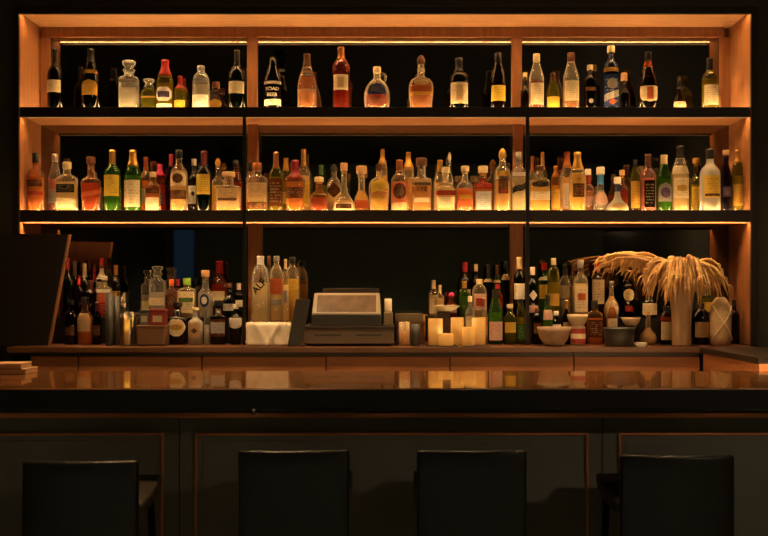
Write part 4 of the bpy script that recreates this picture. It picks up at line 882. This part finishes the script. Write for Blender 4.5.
for v in bm.verts: v.co = Vector((v.co.x, -v.co.z, v.co.y))
hk_ = obj('bag_hook', bm, principled('polished_steel', '#d8d2c4', .2, metal=1), bc, loc=(hkx, 3.405 - DP, PZ(411.5, 3.4)))
Q('hook_stem', hkx - .003, hkx + .003, 3.4055, 3.45, PZ(411.5, 3.4) - .003, PZ(411.5, 3.4) + .003, BLACKMETAL) if False else None
# menus lying on the bar
for i, (a, b_, z0, z1, lab, rot) in enumerate(((-30, 29.5, 1.0005, 1.022, 'tan menu book at the bottom of the stack on the bar', 0), (-26, 24, 1.0228, 1.043, 'tan menu book lying on top of the other one on the bar', .05))):
    D = 3.98
    m = thing('menu_book', (PX((a + b_) / 2, D), D + .03, z0), lab, 'menu', 'menu books stacked on the bar', rz=rot)
    w = (b_ - a) / 2 * D / F
    tan = principled('tan_book_cloth', '#b0885a', .6, noise=1, amt=.1, nscale=50)
    box('cover', -w, w, -.07, .07, 0, .003, tan, m, bevel=.001); box('cover', -w, w, -.07, .07, z1 - z0 - .003, z1 - z0, tan, m, bevel=.001)
    box('pages', -w + .004, w - .003, -.067, .067, .0032, z1 - z0 - .0032, principled('book_pages', '#c9b087', .8), m)

# ================================================================== bar stools
def make_stool(x, D, wpx, ytop, rz, label):
    s = thing('bar_stool', (x, D, 0), label, 'bar stool', 'bar stools along the bar', rz=rz)
    w = .5 * wpx * D / F; zt = PZ(ytop, D)
    bm = bmesh.new()            # flat upholstered back, slightly hollow
    nx, nz = 10, 6
    V = {}
    for L, y0 in ((0, 0), (1, .034)):
        for i in range(nx + 1):
            for j in range(nz + 1):
                u = -1 + 2 * i / nx; v = j / nz
                V[L, i, j] = bm.verts.new((w * u, y0 - .022 * (1 - u * u) + .0 * v, .44 + (zt - .44) * v))
    for i in range(nx):
        for j in range(nz):
            bm.faces.new((V[0, i, j], V[0, i + 1, j], V[0, i + 1, j + 1], V[0, i, j + 1])); bm.faces.new((V[1, i, j], V[1, i, j + 1], V[1, i + 1, j + 1], V[1, i + 1, j]))
    for i in range(nx):
        bm.faces.new((V[0, i, 0], V[1, i, 0], V[1, i + 1, 0], V[0, i + 1, 0])); bm.faces.new((V[0, i, nz], V[0, i + 1, nz], V[1, i + 1, nz], V[1, i, nz]))
    for j in range(nz):
        bm.faces.new((V[0, 0, j], V[0, 0, j + 1], V[1, 0, j + 1], V[1, 0, j])); bm.faces.new((V[0, nx, j], V[1, nx, j], V[1, nx, j + 1], V[0, nx, j + 1]))
    bk = obj('backrest', bm, LEATHER, s, bevel=.01, seg=3)
    bm = bmesh.new()            # seat pan that dips behind and rises to a padded front
    prof = [(.036, .612, .655), (.12, .600, .648), (.22, .604, .650), (.31, .618, .668), (.355, .632, .684), (.378, .648, .682)]
    rows = []
    for (y, zl, zh) in prof:
        rows.append([bm.verts.new((xx, y, zz)) for xx, zz in ((-w, zl), (w, zl), (w, zh), (-w, zh))])
    bm.faces.new(rows[0][::-1]); bm.faces.new(rows[-1])
    for a, b2 in zip(rows, rows[1:]):
        for i in range(4): bm.faces.new((a[i], a[(i + 1) % 4], b2[(i + 1) % 4], b2[i]))
    obj('seat', bm, principled('lit_seat_leather', '#4a4236', .45, noise=1, amt=.2, nscale=30), s, bevel=.010, seg=3)  # lighter leather colour stands in for light falling on the seat
    for sx in (-1, 1):
        for sy, yy in ((-1, .05), (1, .33)):
            bm = bmesh.new(); tube(bm, [(sx * (w - .03), yy, .612), (sx * (w - .005), yy + sy * .015, 0.0)], [.013, .010], 10); obj('leg', bm, BLACKMETAL, s)
    bm = bmesh.new(); r = w - .014
    for a, b2 in (((-r, .335, .22), (r, .335, .22)), ((-r, .045, .22), (r, .045, .22)), ((-r, .045, .22), (-r, .335, .22)), ((r, .045, .22), (r, .335, .22))): tube(bm, [a, b2], .008, 8)
    obj('footrest', bm, BLACKMETAL, s)
make_stool(PX(79.5, 3.12), 3.12, 115, 461, .02, 'black leather bar stool nearest the menu books, pale light along its back edge')
make_stool(PX(293.5, 3.2), 3.2, 111, 450.5, 0, 'black leather bar stool whose whole back edge glints, in front of the middle panel')
make_stool(PX(472, 3.2), 3.2, 110, 450.5, 0, 'black leather bar stool before the middle panel, only a corner of its back lit')
make_stool(PX(678, 3.15), 3.15, 114, 455.5, 0, 'black leather bar stool fully in shadow before the panel past the copper trimmed pilaster')

# ================================================================== the room
WX = 3.4
struct(box('floor', -WX, WX, -4.2, 5.8, -.05, 0, FLOORM))
struct(box('ceiling', -WX, WX, -4.2, 5.8, 3.3, 3.35, WALLM))
struct(box('wall_left', -WX - .05, -WX, -4.2, 5.8, 0, 3.3, WALLM))
struct(box('wall_right', WX, WX + .05, -4.2, 5.8, 0, 3.3, WALLM))
bm = bmesh.new()
bx(bm, -WX, PX(14, DF) - .001, 5.19, 5.7, 0, 3.3); bx(bm, PX(757, DF) + .001, WX, 5.19, 5.7, 0, 3.3); bx(bm, PX(14, DF) - .001, PX(757, DF) + .001, 5.19, 5.7, ZT + .0635, 3.3); bx(bm, -WX, WX, 5.7005, 5.75, 0, 3.3)
struct(obj('wall_back', bm, WALLM, None, smooth=False))
bm = bmesh.new(); wx0, wx1, wz0, wz1 = -3.30, -2.92, 1.45, 2.40
bx(bm, -WX, wx0, -4.25, -4.2, 0, 3.3); bx(bm, wx1, WX, -4.25, -4.2, 0, 3.3); bx(bm, wx0, wx1, -4.25, -4.2, 0, wz0); bx(bm, wx0, wx1, -4.25, -4.2, wz1, 3.3)
struct(obj('wall_rear', bm, principled('grey_green_wall_paint', '#6e7462', .8, noise=1, amt=.06, nscale=3), None, smooth=False))
wn = struct(box('window_1', wx0, wx1, -4.245, -4.235, wz0, wz1, emit('evening_window', (.10, .22, .42), .16)))
bm = bmesh.new()
for a in ((wx0, wx0 + .03, wz0, wz1), (wx1 - .03, wx1, wz0, wz1), (wx0 + .03, wx1 - .03, wz0, wz0 + .03), (wx0 + .03, wx1 - .03, wz1 - .03, wz1)): bx(bm, a[0], a[1], -4.23, -4.19, a[2], a[3])
obj('window_frame', bm, DARKW, wn, smooth=False)

def ceiling_light(x, y, r, strength, label, depth=.16, col=(1, .62, .30), skirt=0):
    """recessed can: open below, the lamp disc deep inside"""
    t = thing('ceiling_light', (x, y, 3.1390), label, 'ceiling light', 'recessed ceiling lights over the bar')
    bm = bmesh.new(); lathe(bm, [(r * 1.05, 0), (r * 1.12, .0), (r * 1.12, depth), (.002, depth), (.002, depth - .006), (r * 1.05, depth - .006), (r * 1.05, .001)], 28, cap0=False, cap1=False); obj('housing', bm, BLACKMETAL, t)
    if skirt:  # shields the added fill lights from the mirror
        bm = bmesh.new(); lathe(bm, [(skirt, -.06), (skirt + .004, -.06), (skirt + .004, .0), (r * 1.12, .0)], 32, cap0=False, cap1=False); obj('skirt', bm, BLACKMETAL, t)
    bm = bmesh.new(); lathe(bm, [(r, depth - .012), (r, depth - .0075)], 28); obj('diffuser', bm, emit('lamp_%s' % len(MATS), col, strength), t)
for i, (x, st, wh) in enumerate(((-1.45, 1400, 'the board end'), (-.6, 2300, 'the cloth and till'), (.55, 1900, 'the candles'), (1.5, 2400, 'the vase end'))):
    ceiling_light(x, 4.42, .06, st, 'recessed ceiling light over the aisle above ' + wh)
for gx in (-2.2, 0, 2.2):
    for gy in (-2.6, .2):
        ceiling_light(gx, gy, .065, 2700, 'unseen ceiling fill light added over the guest floor away from the bar', col=(.95, 1, .82), skirt=.23)  # unseen fill lights, added so floor bounce lifts the dark surfaces
ceiling_light(-.85, 3.0, .04, 2600, 'recessed ceiling light over the bar edge at the menu books')
pl = thing('pendant_fill_lamp', (2.6, .4, 2.142), 'small unseen globe fill lamp added behind the guests', 'lamp')  # unseen lamp added to brighten the right end of the bar front
bm = bmesh.new(); lathe(bm, [(.004, -.05)] + [(.05 * math.sin(PI * i / 12), -.05 * math.cos(PI * i / 12)) for i in range(1, 12)] + [(.012, .0495)], 20); obj('globe', bm, emit('globe_fill_lamp', (1, .72, .47), 430), pl)
bm = bmesh.new(); lathe(bm, [(.014, .05), (.014, .08), (.003, .085), (.003, 1.1575)], 10); obj('cord', bm, BLACKMETAL, pl)

wd = bpy.data.worlds.new('world'); S.world = wd; wd.use_nodes = True
wd.node_tree.nodes['Background'].inputs[0].default_value = (.033, .040, .027, 1); wd.node_tree.nodes['Background'].inputs[1].default_value = 1.0

cd = bpy.data.cameras.new('camera'); cam = bpy.data.objects.new('camera', cd); COL.objects.link(cam)
cam.location = (0, 0, CAMH); cam.rotation_euler = (PI / 2, 0, 0)
cd.sensor_width = 36; cd.lens = F * 36 / 768; cd.shift_y = 22 / 768; cd.clip_start = .05
S.camera = cam
S.view_settings.view_transform = 'Standard'; S.view_settings.look = 'None'; S.view_settings.exposure = 0; S.view_settings.gamma = 1; S.view_settings.use_curve_mapping = False
S.cycles.max_bounces = 16; S.cycles.transparent_max_bounces = 40; S.cycles.transmission_bounces = 12; S.cycles.diffuse_bounces = 5; S.cycles.glossy_bounces = 5
S.cycles.sample_clamp_indirect = 3; S.cycles.caustics_reflective = False; S.cycles.caustics_refractive = False; S.cycles.blur_glossy = .5
S.cycles.use_denoising = True
